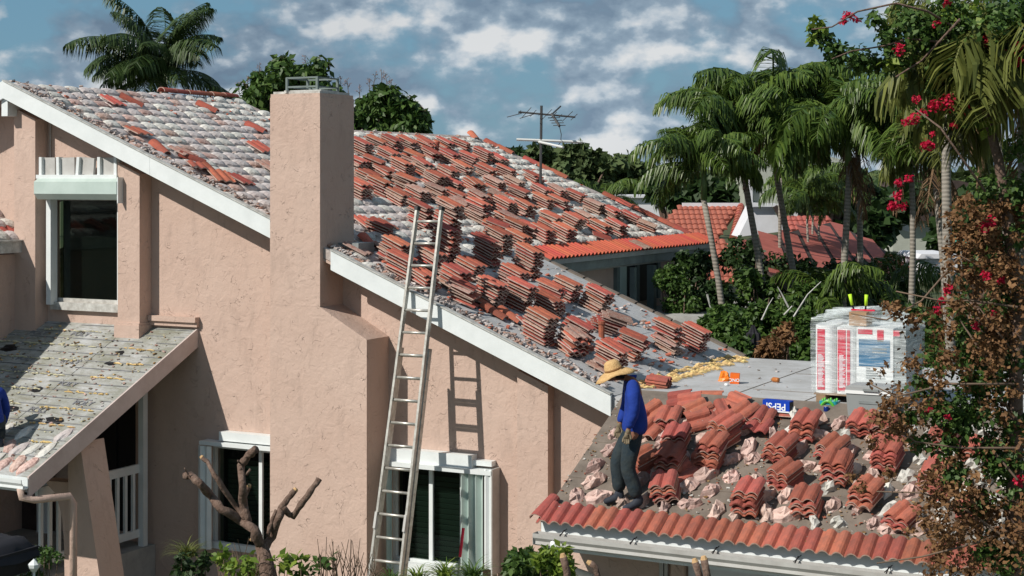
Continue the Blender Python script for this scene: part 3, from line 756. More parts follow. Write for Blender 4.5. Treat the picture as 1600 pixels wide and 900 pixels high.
# --- porch roof on the left
XPR = at(308, 515, YW).x
mb = MB(); roofslab(mb, [(-27, 15.83), (XPR, 15.83), (XPR, YW-.003), (-27, YW-.003)], PP, .12)
porch = mb.build('porch_roof', 'felt_porch', house)
mb = MB()
g = random.Random(11)
for i in range(9):      # lapped sheets of underlay
    Y = 16.2+i*.36
    x0 = -27
    for xs_, xe_ in ((-27, XPR-1.3), (XPR-1.28, XPR-.02)):
        mb.hexa([(xs_, Y, zP(Y)), (xe_, Y, zP(Y)), (xe_, Y+.34, zP(Y+.34)), (xs_, Y+.34, zP(Y+.34)), (xs_, Y, zP(Y)+.010), (xe_, Y, zP(Y)+.010), (xe_, Y+.34, zP(Y+.34)+.003), (xs_, Y+.34, zP(Y+.34)+.003)])
mb.build('felt_lap', 'felt_porch', porch)
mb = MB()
for i in range(18):      # painted lap shadow with dirt and old batten marks along the courses
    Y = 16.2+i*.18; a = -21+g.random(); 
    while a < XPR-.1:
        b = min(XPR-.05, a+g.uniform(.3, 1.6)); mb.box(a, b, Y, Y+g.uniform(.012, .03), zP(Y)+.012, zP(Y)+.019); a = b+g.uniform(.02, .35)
mb.build('lap_shade_dirt', 'felt_print_shade', porch, kind='stuff')
for i in range(8):      # foam adhesive strips
    Y = 16.5+i*.37
    segs = [(-19.6, XPR-1.5)] if i < 7 else [(-18.5, XPR-1.7)]
    if i < 7: segs.append((XPR-1.1+.0, XPR-.25))
    for a, b in segs:
        mb = MB(); X = a+g.uniform(0, .5)
        while X < b:
            Ls = g.uniform(.03, .16); yy = Y+g.uniform(-.012, .012)
            mb.tube([(X, yy, zP(yy)+.015), (X+Ls*.5, yy+g.uniform(-.02, .02), zP(yy)+.02), (X+Ls, yy, zP(yy)+.015)], [.006, g.uniform(.010, .020), .006], 5)
            if g.random() < .35:
                mb.rbox((X, yy+g.uniform(-.06, .06), zP(yy)+.02), (.05, .025, .02), g.random()*3)
            X += Ls*g.uniform(.7, 1.7)
        mb.build('foam_strip', 'foam_pale' if b < XPR-1.2 else 'foam', porch, kind='stuff')
def gp(g):
    X = g.uniform(-20, XPR-.05); Y = g.uniform(15.95, 19.2); return (X, Y, zP(Y)+.012), 0
shards(800, gp, ['foam', 'felt_dark', 'mortar', 'mortar_pink', 'foam_pale', 'litter', 'felt_dark', 'tile_old'], .036, porch, 'debris', 5)
for i in range(9):      # torn felt patches
    X = g.uniform(-19.4, XPR-.4); Y = g.uniform(16.6, 19); s = g.uniform(.08, .2); poly = []
    for k in range(9):
        a = k*2*math.pi/9; q = s*g.uniform(.35, 1.1); x = X+q*math.cos(a)*1.3; y = Y+q*math.sin(a)*.7; poly.append((x, y, zP(y)+.012))
    mb = MB(); mb.prism(poly, (0, 0, .005)); mb.build('torn_patch', 'black', porch)
def text_part(s, par, M, mat, size, name='lettering', spacing=1.0, ext=.001):
    cu = bpy.data.curves.new(name, 'FONT'); cu.body = s; cu.size = size; cu.align_x = 'CENTER'; cu.align_y = 'CENTER'; cu.space_character = spacing; cu.extrude = ext; cu.offset = size*.015
    tmp = bpy.data.objects.new('tmp', cu); COL.objects.link(tmp); dg = bpy.context.evaluated_depsgraph_get(); dg.update()
    me = bpy.data.meshes.new_from_object(tmp.evaluated_get(dg)); bpy.data.objects.remove(tmp)
    me.materials.clear(); me.materials.append(MAT[mat]); me.name = name
    return place(name, me, par, M)
for i, (px, py) in enumerate(((60, 520), (125, 522), (40, 560), (110, 565), (105, 600), (25, 605), (130, 630), (60, 640), (30, 580))):
    p = on(px, py, PP, .018); text_part('POLY', porch, slopeM(p, (0, -.474, 1), .0), 'felt_print_shade', .15)
PBED = [lump_mesh('porch_bed', ('mortar_white', 'mortar', 'mortar_pink')[i % 3], .19, .085, .05, 160+i, .16, n=9, m=3, ragged=.3) for i in range(6)]
# white mortar beds near the porch eave
for j in range(3):
    for i in range(19):
        X = XPR-.22-i*.215+R.uniform(-.03, .03); Y = 16.02+j*.33+R.uniform(-.03, .03)
        if j == 2 and R.random() < .55: continue
        place('mortar_bed', R.choice(PBED), porch, slopeM((X, Y, zP(Y)), PP, math.pi/2+R.uniform(-.35, .35)) @ Matrix.Diagonal((1.05, 1.15, .85, 1)))
# porch rake fascia and gutter
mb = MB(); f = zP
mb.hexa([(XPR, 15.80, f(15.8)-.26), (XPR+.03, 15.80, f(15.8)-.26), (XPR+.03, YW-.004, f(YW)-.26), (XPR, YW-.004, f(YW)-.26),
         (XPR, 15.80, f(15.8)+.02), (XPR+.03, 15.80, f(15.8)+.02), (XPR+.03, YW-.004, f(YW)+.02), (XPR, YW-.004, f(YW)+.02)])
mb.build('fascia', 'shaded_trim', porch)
mb = MB(); mb.box(-27, XPR-.002, 15.80, 15.829, f(15.83)-.2, f(15.83)-.01); gutter(mb, -27, XPR+.02, 15.798, f(15.83)-.015); mb.build('gutter', 'white_paint', porch)
zg = f(15.83)-.2
mb = MB(); xg = XPR-.02; mb.tube([(xg-.02, 15.72, zg+.06), (xg-.02, 15.74, zg-.06), (xg+.10, 15.85, zg-.10), (xg+.34, 16.25, zg-.10), (xg+.36, 16.3, zg-.2), (xg+.36, 16.3, 0)], .05, 10)
mb.build('downspout', 'stucco', porch, smooth=True)
# buttress column (leaning, wide at the foot) and arch bracket
yb = 16.9
def pt(x, y, Y=yb): v = at(x, y, Y); return (v.x, Y, v.z)
a, b, c, d = pt(106, 694), pt(125, 692), pt(156, 905), pt(109, 905)
mb = MB(); k = (b[0]-c[0])/(b[2]-c[2]); b0 = (c[0]-k*c[2], yb, 0); d0 = (d[0], yb, 0)
mb.prism([d0, b0, b, a], (0, .48, 0)); mb.build('buttress', 'stucco', house)
e = [pt(60, 752), pt(80, 775), pt(89, 810), pt(92, 850), pt(93, 905)]
mb = MB(); mb.prism([(e[0][0], yb, zg-.1)]+[(p[0], yb+.1, p[2]) for p in e]+[(e[-1][0], yb+.1, 0), (d[0]-.004, yb+.1, 0), (d[0]-.004, yb+.1, zg-.1)], (0, .22, 0))
mb.build('arch_pillar', 'stucco', house)
# porch floor, posts, railing
mb = MB(); mb.box(-27, -16.25, 16.9, YW-.01, 0, H-5.62); mb.build('porch_floor', 'concrete', house)
def balustrade(p0, p1, zt0, zb0, n, zt1=None, zb1=None, name='railing'):
    zt1 = zt0 if zt1 is None else zt1; zb1 = zb0 if zb1 is None else zb1
    mb = MB(); mb.bar((*p0, zt0), (*p1, zt1), .05, .13); mb.bar((*p0, zb0), (*p1, zb1), .05, .12)
    r = mb.build(name, 'white_paint', house)
    for i in range(n):
        t = (i+.5)/n; x = p0[0]+(p1[0]-p0[0])*t; y = p0[1]+(p1[1]-p0[1])*t; m2 = MB()
        m2.bar((x, y, zb0+(zb1-zb0)*t), (x, y, zt0+(zt1-zt0)*t-.02), .04, .055); m2.build('baluster', 'white_paint', r)
    return r
xr = -16.4
balustrade((xr, 16.95), (xr, 19.25), H-4.43, H-5.42, 13)
balustrade((-17.9, 16.2), (-17.0, 16.6), H-5.2, H-6.1, 5, H-4.75, H-5.7)
mb = MB(); p = at(220, 700, 19.1); mb.box(p.x-.05, p.x+.05, 19.1, 19.2, H-5.62, H-3.0); mb.build('porch_post', 'white_paint', house)
mb = MB(); p = at(66, 760, 19.1); mb.box(p.x-.12, p.x+.12, 19.1, 19.2, H-5.62, H-3.9); mb.build('porch_post', 'white_paint', house)
mb = MB(); mb.box(dr[0], dr[1], YW+.05, YW+.07, dr[2], dr[3]); mb.bar((dr[0]+.5, YW+.04, dr[2]), (dr[0]+.5, YW+.04, dr[3]), .05, .03)
mb.build('door', 'black', house)
mb = MB(); p = at(30, 760, 18.9); mb.box(-22, p.x+.35, 19.2, 19.32, H-5.62, H-3.4); mb.build('panelled_wall', 'roof_brown', house)

# --- windows
def window(r, Y, panes, name='window', frame='white_paint', fw=.05, slats=True, back=.12):
    mb = MB(); x0, x1, z0, z1 = r; x0 += .002; x1 -= .002; z0 += .002; z1 -= .002
    ya, yb_ = Y+.03, Y+.10
    mb.box(x0, x0+fw, ya, yb_, z0, z1); mb.box(x1-fw, x1, ya, yb_, z0, z1); mb.box(x0+fw, x1-fw, ya+.002, yb_, z1-fw, z1); mb.box(x0+fw, x1-fw, ya+.002, yb_, z0, z0+fw*1.3)
    w_ = mb.build(name, frame, house)
    for (a, b, mw) in panes:
        xa = x0+fw+(x1-x0-2*fw)*a; xb = x0+fw+(x1-x0-2*fw)*b
        m2 = MB(); m2.box(xa, xb, ya+.04, ya+.046, z0+fw*1.3, z1-fw); m2.build('pane', 'glass', w_)
        if mw: m3 = MB(); m3.box(xb-.03, xb+.03, ya+.0, ya+.039, z0+fw*1.3, z1-fw); m3.build('mullion', frame, w_)
        if slats:
            n = int((z1-z0)/.075); i0 = 0
            for i in range(n):
                z = z0+.08+i*.075
                if z > z1-.2: break
                m4 = MB(); m4.rbox(((xa+xb)/2, ya+.11, z), (xb-xa-.02, .012, .07), rx=.35); m4.build('blind_slat', 'slat', w_)
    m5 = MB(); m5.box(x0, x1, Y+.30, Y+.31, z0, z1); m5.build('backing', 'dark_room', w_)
    return w_
W1 = window(wr, YW, [(.12, .55, 1), (.55, 1, 0)])
W2 = window((wl[0], CH['x0']-.0+.5, wl[2], wl[3]), YW, [(.08, .44, 1), (.44, 1, 0)])
W3 = window((wu[0], wu[1], wu[2], wu[3]), YW, [(.08, 1, 0)], frame='dirty_white', slats=False)
# headers
def hbox(px0, px1, py0, py1, Y, dy, mat, par, name, lean=0):
    x0, x1, z0, z1 = rect(px0, py0, px1, py1, Y)
    mb = MB(); mb.box(x0, x1, Y, Y+dy, z0, z1); return mb.build(name, mat, par)
hbox(606, 737, 706, 726, 19.17, .155, 'white_paint', W1, 'header'); hbox(608, 768, 729, 736, 19.10, .225, 'white_paint', W1, 'header_rail')
hbox(735, 768, 720, 728, 19.2, .125, 'white_paint', W1, 'header_rail')
hbox(342, 423, 678, 692, 19.17, .155, 'white_paint', W2, 'header'); hbox(311, 423, 694, 700, 19.12, .205, 'white_paint', W2, 'header_rail')
hbox(612, 730, 884, 905, 19.22, .105, 'white_paint', W1, 'sill'); hbox(326, 423, 852, 862, 19.25, .075, 'white_paint', W2, 'sill')
# accordion shutters, folded beside the windows
def accordion(px0, px1, py0, py1, Y, n, depth, par, mats):
    x0, x1, z0, z1 = rect(px0, py0, px1, py1, Y)
    for i in range(n):
        a = x0+(x1-x0)*i/n; b = x0+(x1-x0)*(i+1)/n; ya, yb2 = (Y, Y+depth) if i % 2 else (Y+depth, Y)
        mb = MB(); mb.hexa([(a, ya, z0), (b, yb2, z0), (b, yb2+.012, z0), (a, ya+.012, z0), (a, ya, z1), (b, yb2, z1), (b, yb2+.012, z1), (a, ya+.012, z1)])
        mb.build('shutter_leaf', mats[i % len(mats)], par)
accordion(716, 754, 734, 900, 19.12, 7, .07, W1, ['panel_green'])
accordion(755, 767, 734, 890, 19.10, 3, .03, W1, ['white_paint'])
hbox(767, 769, 734, 900, 19.10, .22, 'gutter', W1, 'shutter_rail')
accordion(600, 612, 730, 890, 19.14, 3, .05, W1, ['panel_green'])
accordion(308, 328, 697, 858, 19.12, 4, .03, W2, ['white_paint'])
# roll shutter housing over the upper window
x0, x1, z0, z1 = rect(53, 279, 182, 305, 18.92)
mb = MB(); mb.prism([(x0, YW-.003, z1+.03), (x0, 19.0, z1+.0), (x0, 18.92, z1-.05), (x0, 18.92, z0+.02), (x0, 19.0, z0-.07), (x0, YW-.003, z0-.07)], (x1-x0, 0, 0))
mb.build('shutter_housing', 'panel_green', W3)
mb = MB(); mb.box(x1+.001, x1+.02, 18.93, YW-.003, z0-.12, z1+.02); mb.build('housing_end', 'white_paint', W3)
for i, (pa_, pb_) in enumerate(((57, 80), (84, 110), (115, 141), (148, 173), (174, 182))):
    xa, xb, za, zb_ = rect(pa_, 246, pb_, 273, 19.0)
    mb = MB(); c = Vector(((xa+xb)/2, 19.13, (za+zb_)/2-.0))
    mb.rbox(c, (xb-xa-.05, .05, zb_-za), rz=(.0, .06, .0, .03, 0)[i], ry=(.0, -.02, .09, 0, 0)[i], mi=1)
    mb.rbox((xa+.03, 19.10, c.z), (.055, .10, zb_-za+.015), ry=(.0, -.02, .09, 0, 0)[i], mi=0)
    mb.build('shutter_slat_bundle', ['white_paint', 'gutter'], W3)
hbox(56, 182, 273, 279, 19.02, .3, 'white_paint', W3, 'housing_ledge')
hbox(72, 79, 308, 476, 19.18, .15, 'white_paint', W3, 'shutter_rail'); hbox(183, 185, 305, 476, 19.2, .13, 'white_paint', W3, 'shutter_rail')
hbox(78, 186, 474, 486, 19.25, .075, 'dirty_white', W3, 'sill')
# left wing: eave, small tiled roof and side wall
XW = at(52, 395, YW).x
mb = MB(); mb.box(-27, XW-.12, 12.0, YW-.003, 0, H-1.2); mb.build('wing_wall', 'stucco', house)
PWG = (.62, 0, 1, H-1.0+.62*XW)
mb = MB(); zz = lambda X: H-1.0+.62*(XW-X)
mb.prism([(XW, 12, zz(XW)), (XW, 18.99, zz(XW)), (-27, 18.99, zz(-27)-2), (-27, 12, zz(-27)-2)], (0, 0, -.1)) if False else mb.hexa([(XW-3, 12, zz(XW-3)-.1), (XW, 12, zz(XW)-.1), (XW, YW-.01, zz(XW)-.1), (XW-3, YW-.01, zz(XW-3)-.1), (XW-3, 12, zz(XW-3)), (XW, 12, zz(XW)), (XW, YW-.01, zz(XW)), (XW-3, YW-.01, zz(XW-3))])
wing = mb.build('wing_roof', 'roof_debris', house)
mb = MB(); mb.box(XW+.001, XW+.03, 12, YW-.01, H-1.17, H-.99); mb.box(XW+.0, XW+.06, 12, YW-.01, H-.985, H-.965); mb.build('fascia', 'dirty_white', wing)
for i in range(26):
    for j in range(3):
        Y = YW-.1-i*.22; X = XW-.15-j*.3
        place('mortar_bed', R.choice(BED), wing, slopeM((X, Y, zz(X)), PWG, R.uniform(-.2, .2)))
    if i % 2 == 0: place('roof_tile', TILE[0], wing, slopeM((XW-.15-R.random()*.2, YW-.25-i*.22, zz(XW-.2)+.07), PWG, R.uniform(-.3, .3)))
# wing side wall under the porch-roof line (seen as the shaded wall at the far left)
# ================================================================ TILE STACKS
main_stacks = [  # photo x, y of the top, number of tiles, turn (deg), fan (m per tile)
(563,216,8,0,0),(588,212,6,4,0),(612,212,7,-3,0),(636,213,7,2,0),(663,215,7,-4,0),(694,215,7,3,0),(720,216,6,0,0),(752,230,8,0,0),(778,240,6,0,0),
(557,243,6,-6,0),(583,244,7,3,0),(606,230,6,0,0),(641,233,7,5,0),(672,230,6,0,0),(702,234,7,-4,0),(728,236,7,2,0),
(568,262,7,4,0),(600,258,6,-5,0),(627,248,7,0,0),(661,249,8,3,0),(698,259,7,-3,0),(723,252,6,4,0),(760,257,7,0,0),(790,258,7,3,0),(833,268,6,0,0),
(558,280,9,2,0),(592,277,8,-3,0),(632,271,9,4,0),(676,266,8,-2,0),(706,278,7,5,0),(738,277,7,-4,0),(772,276,6,2,0),(803,276,6,-5,0),
(622,296,7,3,0),(650,290,7,-4,0),(681,288,8,2,0),(713,296,6,3,0),(742,296,8,0,.012),(775,298,9,-3,0),(810,291,7,4,0),(843,287,6,-3,0),(870,289,7,2,0),
(655,316,11,3,0),(697,314,13,0,0),(719,309,7,-5,0),(748,313,11,2,0),(782,306,10,-4,.01),(815,311,8,6,0),(846,303,7,-3,0),(873,306,7,3,0),(898,296,6,0,0),(926,311,7,4,0),
(889,330,9,-12,.012),(857,330,8,10,0),(912,330,7,3,0),(955,322,7,-3,0),(985,330,6,4,0),(935,344,7,6,0),(962,343,8,-5,0),(1008,343,5,3,0),
(690,354,13,2,0),(615,372,9,4,0),(592,343,6,14,0),(625,396,8,-3,0),(772,343,9,2,0),(790,330,7,-4,0),(804,342,7,3,0),(847,352,7,-3,0),(822,345,6,8,0),
(757,371,10,2,0),(777,357,9,-3,0),(810,362,7,3,0),(880,350,7,-10,0),(822,386,12,0,0),
(732,404,7,5,0),(712,418,8,-4,0),(722,440,7,3,0),(762,435,9,0,.008),(798,414,7,4,0),(805,436,10,-3,.012),(850,438,8,3,0),(880,433,8,-3,.01),
(855,460,7,4,0),(838,484,10,0,0),(925,445,9,-4,.018),(935,480,8,28,.03),(896,497,8,5,.01),(890,514,8,-5,0),(975,514,9,3,.018),(945,531,10,0,.01),
(1040,503,10,-3,0),(1078,505,9,8,.012),(672,388,7,0,0),(660,420,6,5,0)]
ordn = ['first', 'second', 'third', 'fourth', 'fifth', 'sixth', 'seventh', 'eighth', 'ninth', 'tenth', 'eleventh', 'twelfth', 'thirteenth', 'fourteenth', 'fifteenth', 'sixteenth']
numw = {3: 'three', 4: 'four', 5: 'five', 6: 'six', 7: 'seven', 8: 'eight', 9: 'nine', 10: 'ten', 11: 'eleven', 12: 'twelve', 13: 'thirteen'}
PIT = .044
items = []
for (x, y, n, rz, fan) in main_stacks:
    n = max(4, round(n*(.72 if y < 345 else .86))) if (x, y) not in ((697, 314), (690, 354)) else n
    h = n*PIT*.93+.02
    p = on(x, y+4, PM, h); p.z = zM(p.x)+.02
    items.append([x, y, n, rz, fan, p])
rows = {}
bounds = [-16.6, -15.6, -14.6, -13.6, -12.6, -11.6, -10.6, -9.6, 0]
rown = ['row nearest the ridge', 'second row below the ridge', 'third row below the ridge', 'fourth row below the ridge', 'fifth row below the ridge',
        'row level with red eave', 'upper row on grey felt', 'middle row on grey felt', 'lowest row on grey felt']
for it in items:
    k = next(i for i, b in enumerate(bounds) if it[5].x < b); rows.setdefault(k, []).append(it)
def make_stack(p, P, n, rz, fan, meshes, name='tile_stack', lean=.30, pitch=PIT, messy=1.0, tilt0=0):
    st = bpy.data.objects.new(name, None); st.empty_display_size = .2; COL.objects.link(st)
    st.matrix_world = slopeM(p, P, math.radians(rz))
    ph = R.uniform(0, 6)
    for i in range(n):
        dx = -lean*i*pitch+fan*i+R.uniform(-.018, .018)*messy; dy = .012*math.sin(i*.6+ph)+R.uniform(-.012, .012)*messy
        M = Matrix.Translation((dx, dy, .004+i*pitch)) @ Matrix.Rotation(R.uniform(-.05, .05)*messy, 4, 'Z') @ Matrix.Rotation(R.uniform(-.012, .03)*messy, 4, 'Y') @ Matrix.Rotation(R.uniform(-.02, .02)*messy, 4, 'X')
        place('tile', R.choice(meshes), st, M)
    return st
for k, lst in rows.items():
    lst.sort(key=lambda t: t[0])
    for j, (x, y, n, rz, fan, p) in enumerate(lst):
        st = make_stack(p, PM, n, rz+R.gauss(0, 7), fan+max(0, R.gauss(0, .007)), [TILE[0], TILE[0], TILE[0], TILE[0], TILE[1]], messy=1.3 if R.random() < .5 else 2.6)
        w0 = 'low' if n < 8 else 'tall' if n > 9 else 'neat'
        if fan > .015: w0 = 'slipped'
        if abs(rz) > 20: w0 = 'toppled'
        nm = numw.get(n, str(n))
        tag(st, f"{w0} stack of {nm}, {ordn[j] if j < 16 else 'last'} from left, {rown[k]}", 'tile stack', 'stacks of clay tiles on the main roof')
# loose single tiles on the main roof
loose = [(575,378,-25,'curved red tile standing tilted beside the chimney foot',1),(558,392,10,'dark red tile lying in the chimney shadow at the rake',0),(605,392,-8,'red tile sliding from the stack right of the chimney',0),
(640,422,-6,'long orange tile lying behind the ladder at the white rake board',1),(772,488,-8,'orange barrel tile lying along the white rake board midway down',1),(797,494,-8,'second orange barrel tile touching the first at the rake board',1),
(830,512,-14,'single red tile lying below the barrel tiles at the rake board',0),(905,540,20,'upturned bright red tile leaning over the rake just above the man',1),(700,445,-5,'grey lime stained tile between the ladder and the rake board',0),
(688,425,5,'lone tile half hidden behind the right ladder rail',0),(748,470,0,'broken red tile piece by the vent box near the rake',0),
(215,208,-6,'red tile flat among mortar beds high on the left slope',0),(250,232,-10,'red curved tile lying on the left slope above the white fascia',1),(285,240,-5,'two toned tile on the left slope beside broken pieces',0),
(300,248,25,'orange tile on edge on the left slope among red pieces',1),(330,268,-10,'bright orange tile on the left slope, lowest of its heap',1),(345,278,-18,'dark edged tile lying below the bright orange tile',0),(310,262,-30,'short red piece in the middle of the left slope heap',0),
(375,283,-5,'red tile on mortar just left of the chimney',0),(324,168,8,'small orange tile high on the left slope near the ridge palm',1),(405,232,0,'red tile beside the chimney on the left slope',0),(400,200,5,'orange tile at the stepped ridge left of the chimney',1),
(205,158,30,'red tile propped by the ridge left of the coconut palm',1),(175,160,0,'thin red tile lying below the ridge on the far left',0),(740,207,-35,'dark ended red tile tipped up on the far ridge',1),
(570,350,-10,'pinkish red tile on white mortar right of the chimney',0),(600,352,-12,'greyish tile on white mortar between chimney and ladder',0),(420,262,0,'red tile fragment touching the left side of the chimney',0),
(1000,385,0,'loose broken tile on the mortar above the red eave',0),(940,372,30,'pair sized tile slab lying on the mortar near the far eave',0),(860,378,15,'flat tile resting at the corner of the red eave',0)]
for x, y, rz, lab, kd in loose:
    p = on(x, y, PM, .06)
    if p.y > 31.7: p = at(x, y+5, 31.5)
    p.z = zM(p.x)+.05+(0 if kd else .03)
    o = bpy.data.objects.new('roof_tile', BARREL if kd else R.choice(TILE[:2])); COL.objects.link(o)
    o.matrix_world = slopeM(p, PM, math.radians(rz+R.uniform(-4, 4))) @ Matrix.Rotation(R.uniform(-.12, .12), 4, 'Y') @ Matrix.Rotation(R.uniform(-.1, .1), 4, 'X')
    tag(o, lab, 'roof tile', 'loose tiles on the main roof')
# vent box near the rake
p = on(738, 462, PM, .08); p.z = zM(p.x)
vb = thing('roof_vent', 'grey slotted metal vent lying among stacks near the rake board', 'vent', p)
mb = MB(); mb.rbox((p.x, p.y, p.z+.06), (.34, .2, .08), ry=math.atan(.411)); mb.build('vent_box', 'metal_grey', vb)
for i in range(7):
    mb = MB(); mb.rbox((p.x-.13+i*.043, p.y-.0, p.z+.107-(i-3)*.0176), (.012, .16, .012), ry=math.atan(.411)); mb.build('louvre', 'black', vb)
# pipe vents on the ridge slope
for px, py, lab in ((683, 232, 'thin red pipe standing up among the tiles on the ridge slope'), (940, 520, 'short red pipe vent between slipped stacks near the man')):
    p = on(px, py+8, PM); mb = MB(); mb.lathe((p.x, p.y, p.z), [(.045, -.05), (.045, .2), (.055, .2), (.055, .24), (.03, .24)], 10); tag(mb.build('vent_pipe', 'tile_clay', smooth=False), lab, 'vent pipe')

# ---- lower roof stacks
low_stacks = [(1044,640,4,6,'loose heap of'),(1089,628,3,-30,'slanted heap of'),(1058,667,5,2,'tumbled stack of'),(1050,700,7,0,'tall stack of'),(1112,682,8,-4,'tall neat stack of'),(1130,648,8,-24,'leaning stack of'),
(1157,634,4,-22,'spread stack of'),(1178,640,3,-6,'upper heap of'),(1218,682,6,-16,'shallow stack of'),(1258,645,6,-3,'stack of'),(1226,722,6,-22,'tilted stack of'),(1168,755,7,-3,'square stack of'),
(1259,767,5,0,'low stack of'),(1298,682,5,-20,'slanting stack of'),(1307,708,7,-4,'tall stack of'),(1352,750,6,-12,'leaf littered stack of'),(1407,792,4,-20,'low slanted stack of'),(1346,645,5,-4,'stack of'),
(1385,652,5,0,'stack of'),(1387,690,6,-5,'stack of'),(1042,742,6,12,'shaded stack of'),(1000,702,6,-30,'leaning stack of'),(1463,722,6,-4,'branch covered stack of'),(1475,668,5,0,'half hidden stack of'),(1516,780,4,10,'half hidden low stack of'),(1530,690,4,-5,'hidden stack of')]
near = ["beside the man's shoulder", 'left of the peak of the heap', 'below the heap near the man', "at the man's knees", 'in front of the leaning stack', 'right of the heap at the grey roof edge',
 'on the roof edge left of the blue box', 'under the left end of the blue box', 'below the blue box', 'between the blue box and the green soda pack', 'second of the middle row', 'alone in the lower middle of the roof',
 'alone near the eave in the middle', 'below the green soda pack', 'right of the middle under the cooler', 'right of centre among dead leaves', 'nearest the gutter on the right', 'just in front of the cooler left side',
 'just in front of the cooler right side', 'under the overhanging dead branches', "in the man's shadow by his feet", "right behind the man's legs", 'under dead leaves at the right', 'behind dead leaves at the roof edge', 'low down under the bougainvillea', 'far right behind the leaves']
for i, (x, y, n, rz, adj) in enumerate(low_stacks):
    h = n*.036+.03; p = on(x, y+6, PL, h) if on(x, y+6, PL, h).y < 18.3 else atZ(x, y+6, ZF+h)
    n = max(3, n)
    P = PL if p.y < 18.25 else (0, 0, 1, ZF)
    p.z = (zL(p.y) if P is PL else ZF)+.045
    st = make_stack(p, P, n, 90+rz, 0, TLOW if n > 3 else [TLOW[0]], lean=-.38, pitch=.036, messy=1.4)
    tag(st, f"{adj} {numw[n]} tiles {near[i]}", 'tile stack', 'stacks of roll tiles on the lower roof')
# red stack at the corner above the man's shoulder
p = on(1028, 596, PM, .14); p.z = zM(p.x)+.02
st = make_stack(p, (.1, 0, 1, 0), 5, 8, 0, [TLOW[1]], pitch=.036, lean=0); tag(st, 'smooth red stack of five tiles behind the straw hat', 'tile stack', 'stacks of roll tiles on the lower roof')
lo2 = [(1014,668,80,'long red tile sloping down behind the man’s back'.replace('’', "'"),.25),(1092,653,40,'curved tile standing on edge between two stacks',.5),(1078,622,20,'brown grey tile on top of the heap at the roof edge',.1),(1150,615,-30,'single tile across the top of the heap',.2),
(1190,650,85,'wavy tile under the blue drink box',.05),(1066,735,60,'dark broken tile in the shadow by the man',.3),(1465,768,70,'red tile standing on its edge under dead leaves',1.0),(1097,722,-20,'broken clay shard below the tall neat stack',.6),(1185,663,85,'small tile piece in the shade below the wavy tile',.1),
(1062,612,15,'upper barrel tile at the foot of the main slope',.1),(1022,640,65,'red tile near the elbow of the man',.3),(1004,655,75,'tile leaning against the heap behind the man',.35),(1110,600,10,'tile lying at the edge of the yellow foam',.05),(1120,640,-60,'upturned tile on the big heap',.4)]
for x, y, rz, lab, tl in lo2:
    p = on(x, y, PL, .12); p.z = zL(min(p.y, 18.3))+.10
    o = bpy.data.objects.new('roof_tile', R.choice(TLOW)); COL.objects.link(o)
    o.matrix_world = slopeM(p, PL, math.radians(rz)) @ Matrix.Rotation(tl, 4, 'X') @ Matrix.Rotation(R.uniform(-.1, .1), 4, 'Y'); tag(o, lab, 'roof tile', 'loose tiles on the lower roof')
# yellow foam where slope and flat roof meet
fo = thing('foam_adhesive', 'band of yellow foam adhesive where the slope meets the grey flat roof', 'foam', (-8.3, 21, ZF))
g = random.Random(4)
for r in range(36):
    Y = 19.75+r*.112
    for q in range(g.choice((2, 3, 3, 4))):
        X = -8.42+q*.095+g.uniform(-.04, .04)-.0; z = max(ZF, zM(X))+.02
        mb = MB(); a = g.uniform(-.3, .3)
        mb.tube([(X-.05, Y-.05*a, z), (X, Y, z+.014), (X+.06, Y+.03+.05*a, z)], [.012, g.uniform(.018, .03), .01], 6); mb.build('foam_bead', 'foam', fo)

# ================================================================ LADDER
lad = thing('ladder', 'aluminium extension ladder leaning on the white rake board right of the chimney', 'ladder', (at(603, 900, 17.7).x, 17.4, 0))
def railpts(b, t):
    p = at(b[0], b[1], 18.06); q = at(t[0], t[1], 18.90); d = (p-q); k = (p.z-0)/(-(d.z)) if d.z else 0
    f = p+d*(p.z/(-d.z)); return f, q
Lf, Lt = railpts((578, 900), (652, 328)); Rf, Rt = railpts((626, 900), (690, 328))
def rail(name, a, b, w_, dpt, mat='alu', par=lad, off=Vector((0, 0, 0))):
    mb = MB(); mb.bar(a+off, b+off, w_, dpt); return mb.build(name, mat, par)
def lerp(a, b, t): return a+(b-a)*t
ups = (Lt-Lf).normalized(); out = Vector((0, 1, .27)).normalized()
s0 = .14
rail('rail', lerp(Lf, Lt, s0), Lt, .032, .075); rail('rail', lerp(Rf, Rt, s0), Rt, .032, .075)
for a in (Lt, Rt):
    mb = MB(); mb.rbox(a+ups*.02, (.05, .09, .05), rx=-.26); mb.build('end_cap', 'black', lad)
ln = (Lt-Lf).length; k = 0; t = 1-.16/ln
while t > s0+.01:
    mb = MB(); mb.tube([lerp(Lf, Lt, t), lerp(Rf, Rt, t)], .019, 8); mb.build('rung', 'alu', lad, smooth=True); t -= .305/ln
back = Vector((0, .075, -.018))
for a, b, nm in ((Lf, Lt, 1), (Rf, Rt, 1)):
    sgn = -1 if a is Lf else 1; o = back*1+Vector((sgn*.012, 0, 0))
    rail('rail', a-out*.0, lerp(a, b, .70), .032, .075, off=o)
t = (1-.16/ln) % (.305/ln)
while t < .70:
    mb = MB(); mb.tube([lerp(Lf, Lt, t)+back+Vector((-.03, 0, 0)), lerp(Rf, Rt, t)+back+Vector((.03, 0, 0))], .019, 8); mb.build('rung', 'alu', lad, smooth=True); t += .305/ln
for a, b in ((Lf, Lt), (Rf, Rt)):
    mb = MB(); c = lerp(a, b, .33); mb.rbox(c+Vector((0, -.03, 0)), (.035, .06, .22), rx=-.26); mb.build('rung_lock', 'gutter', lad)
    mb = MB(); mb.rbox(a+back+Vector((0, 0, .03)), (.07, .16, .05)); mb.build('foot', 'black', lad)

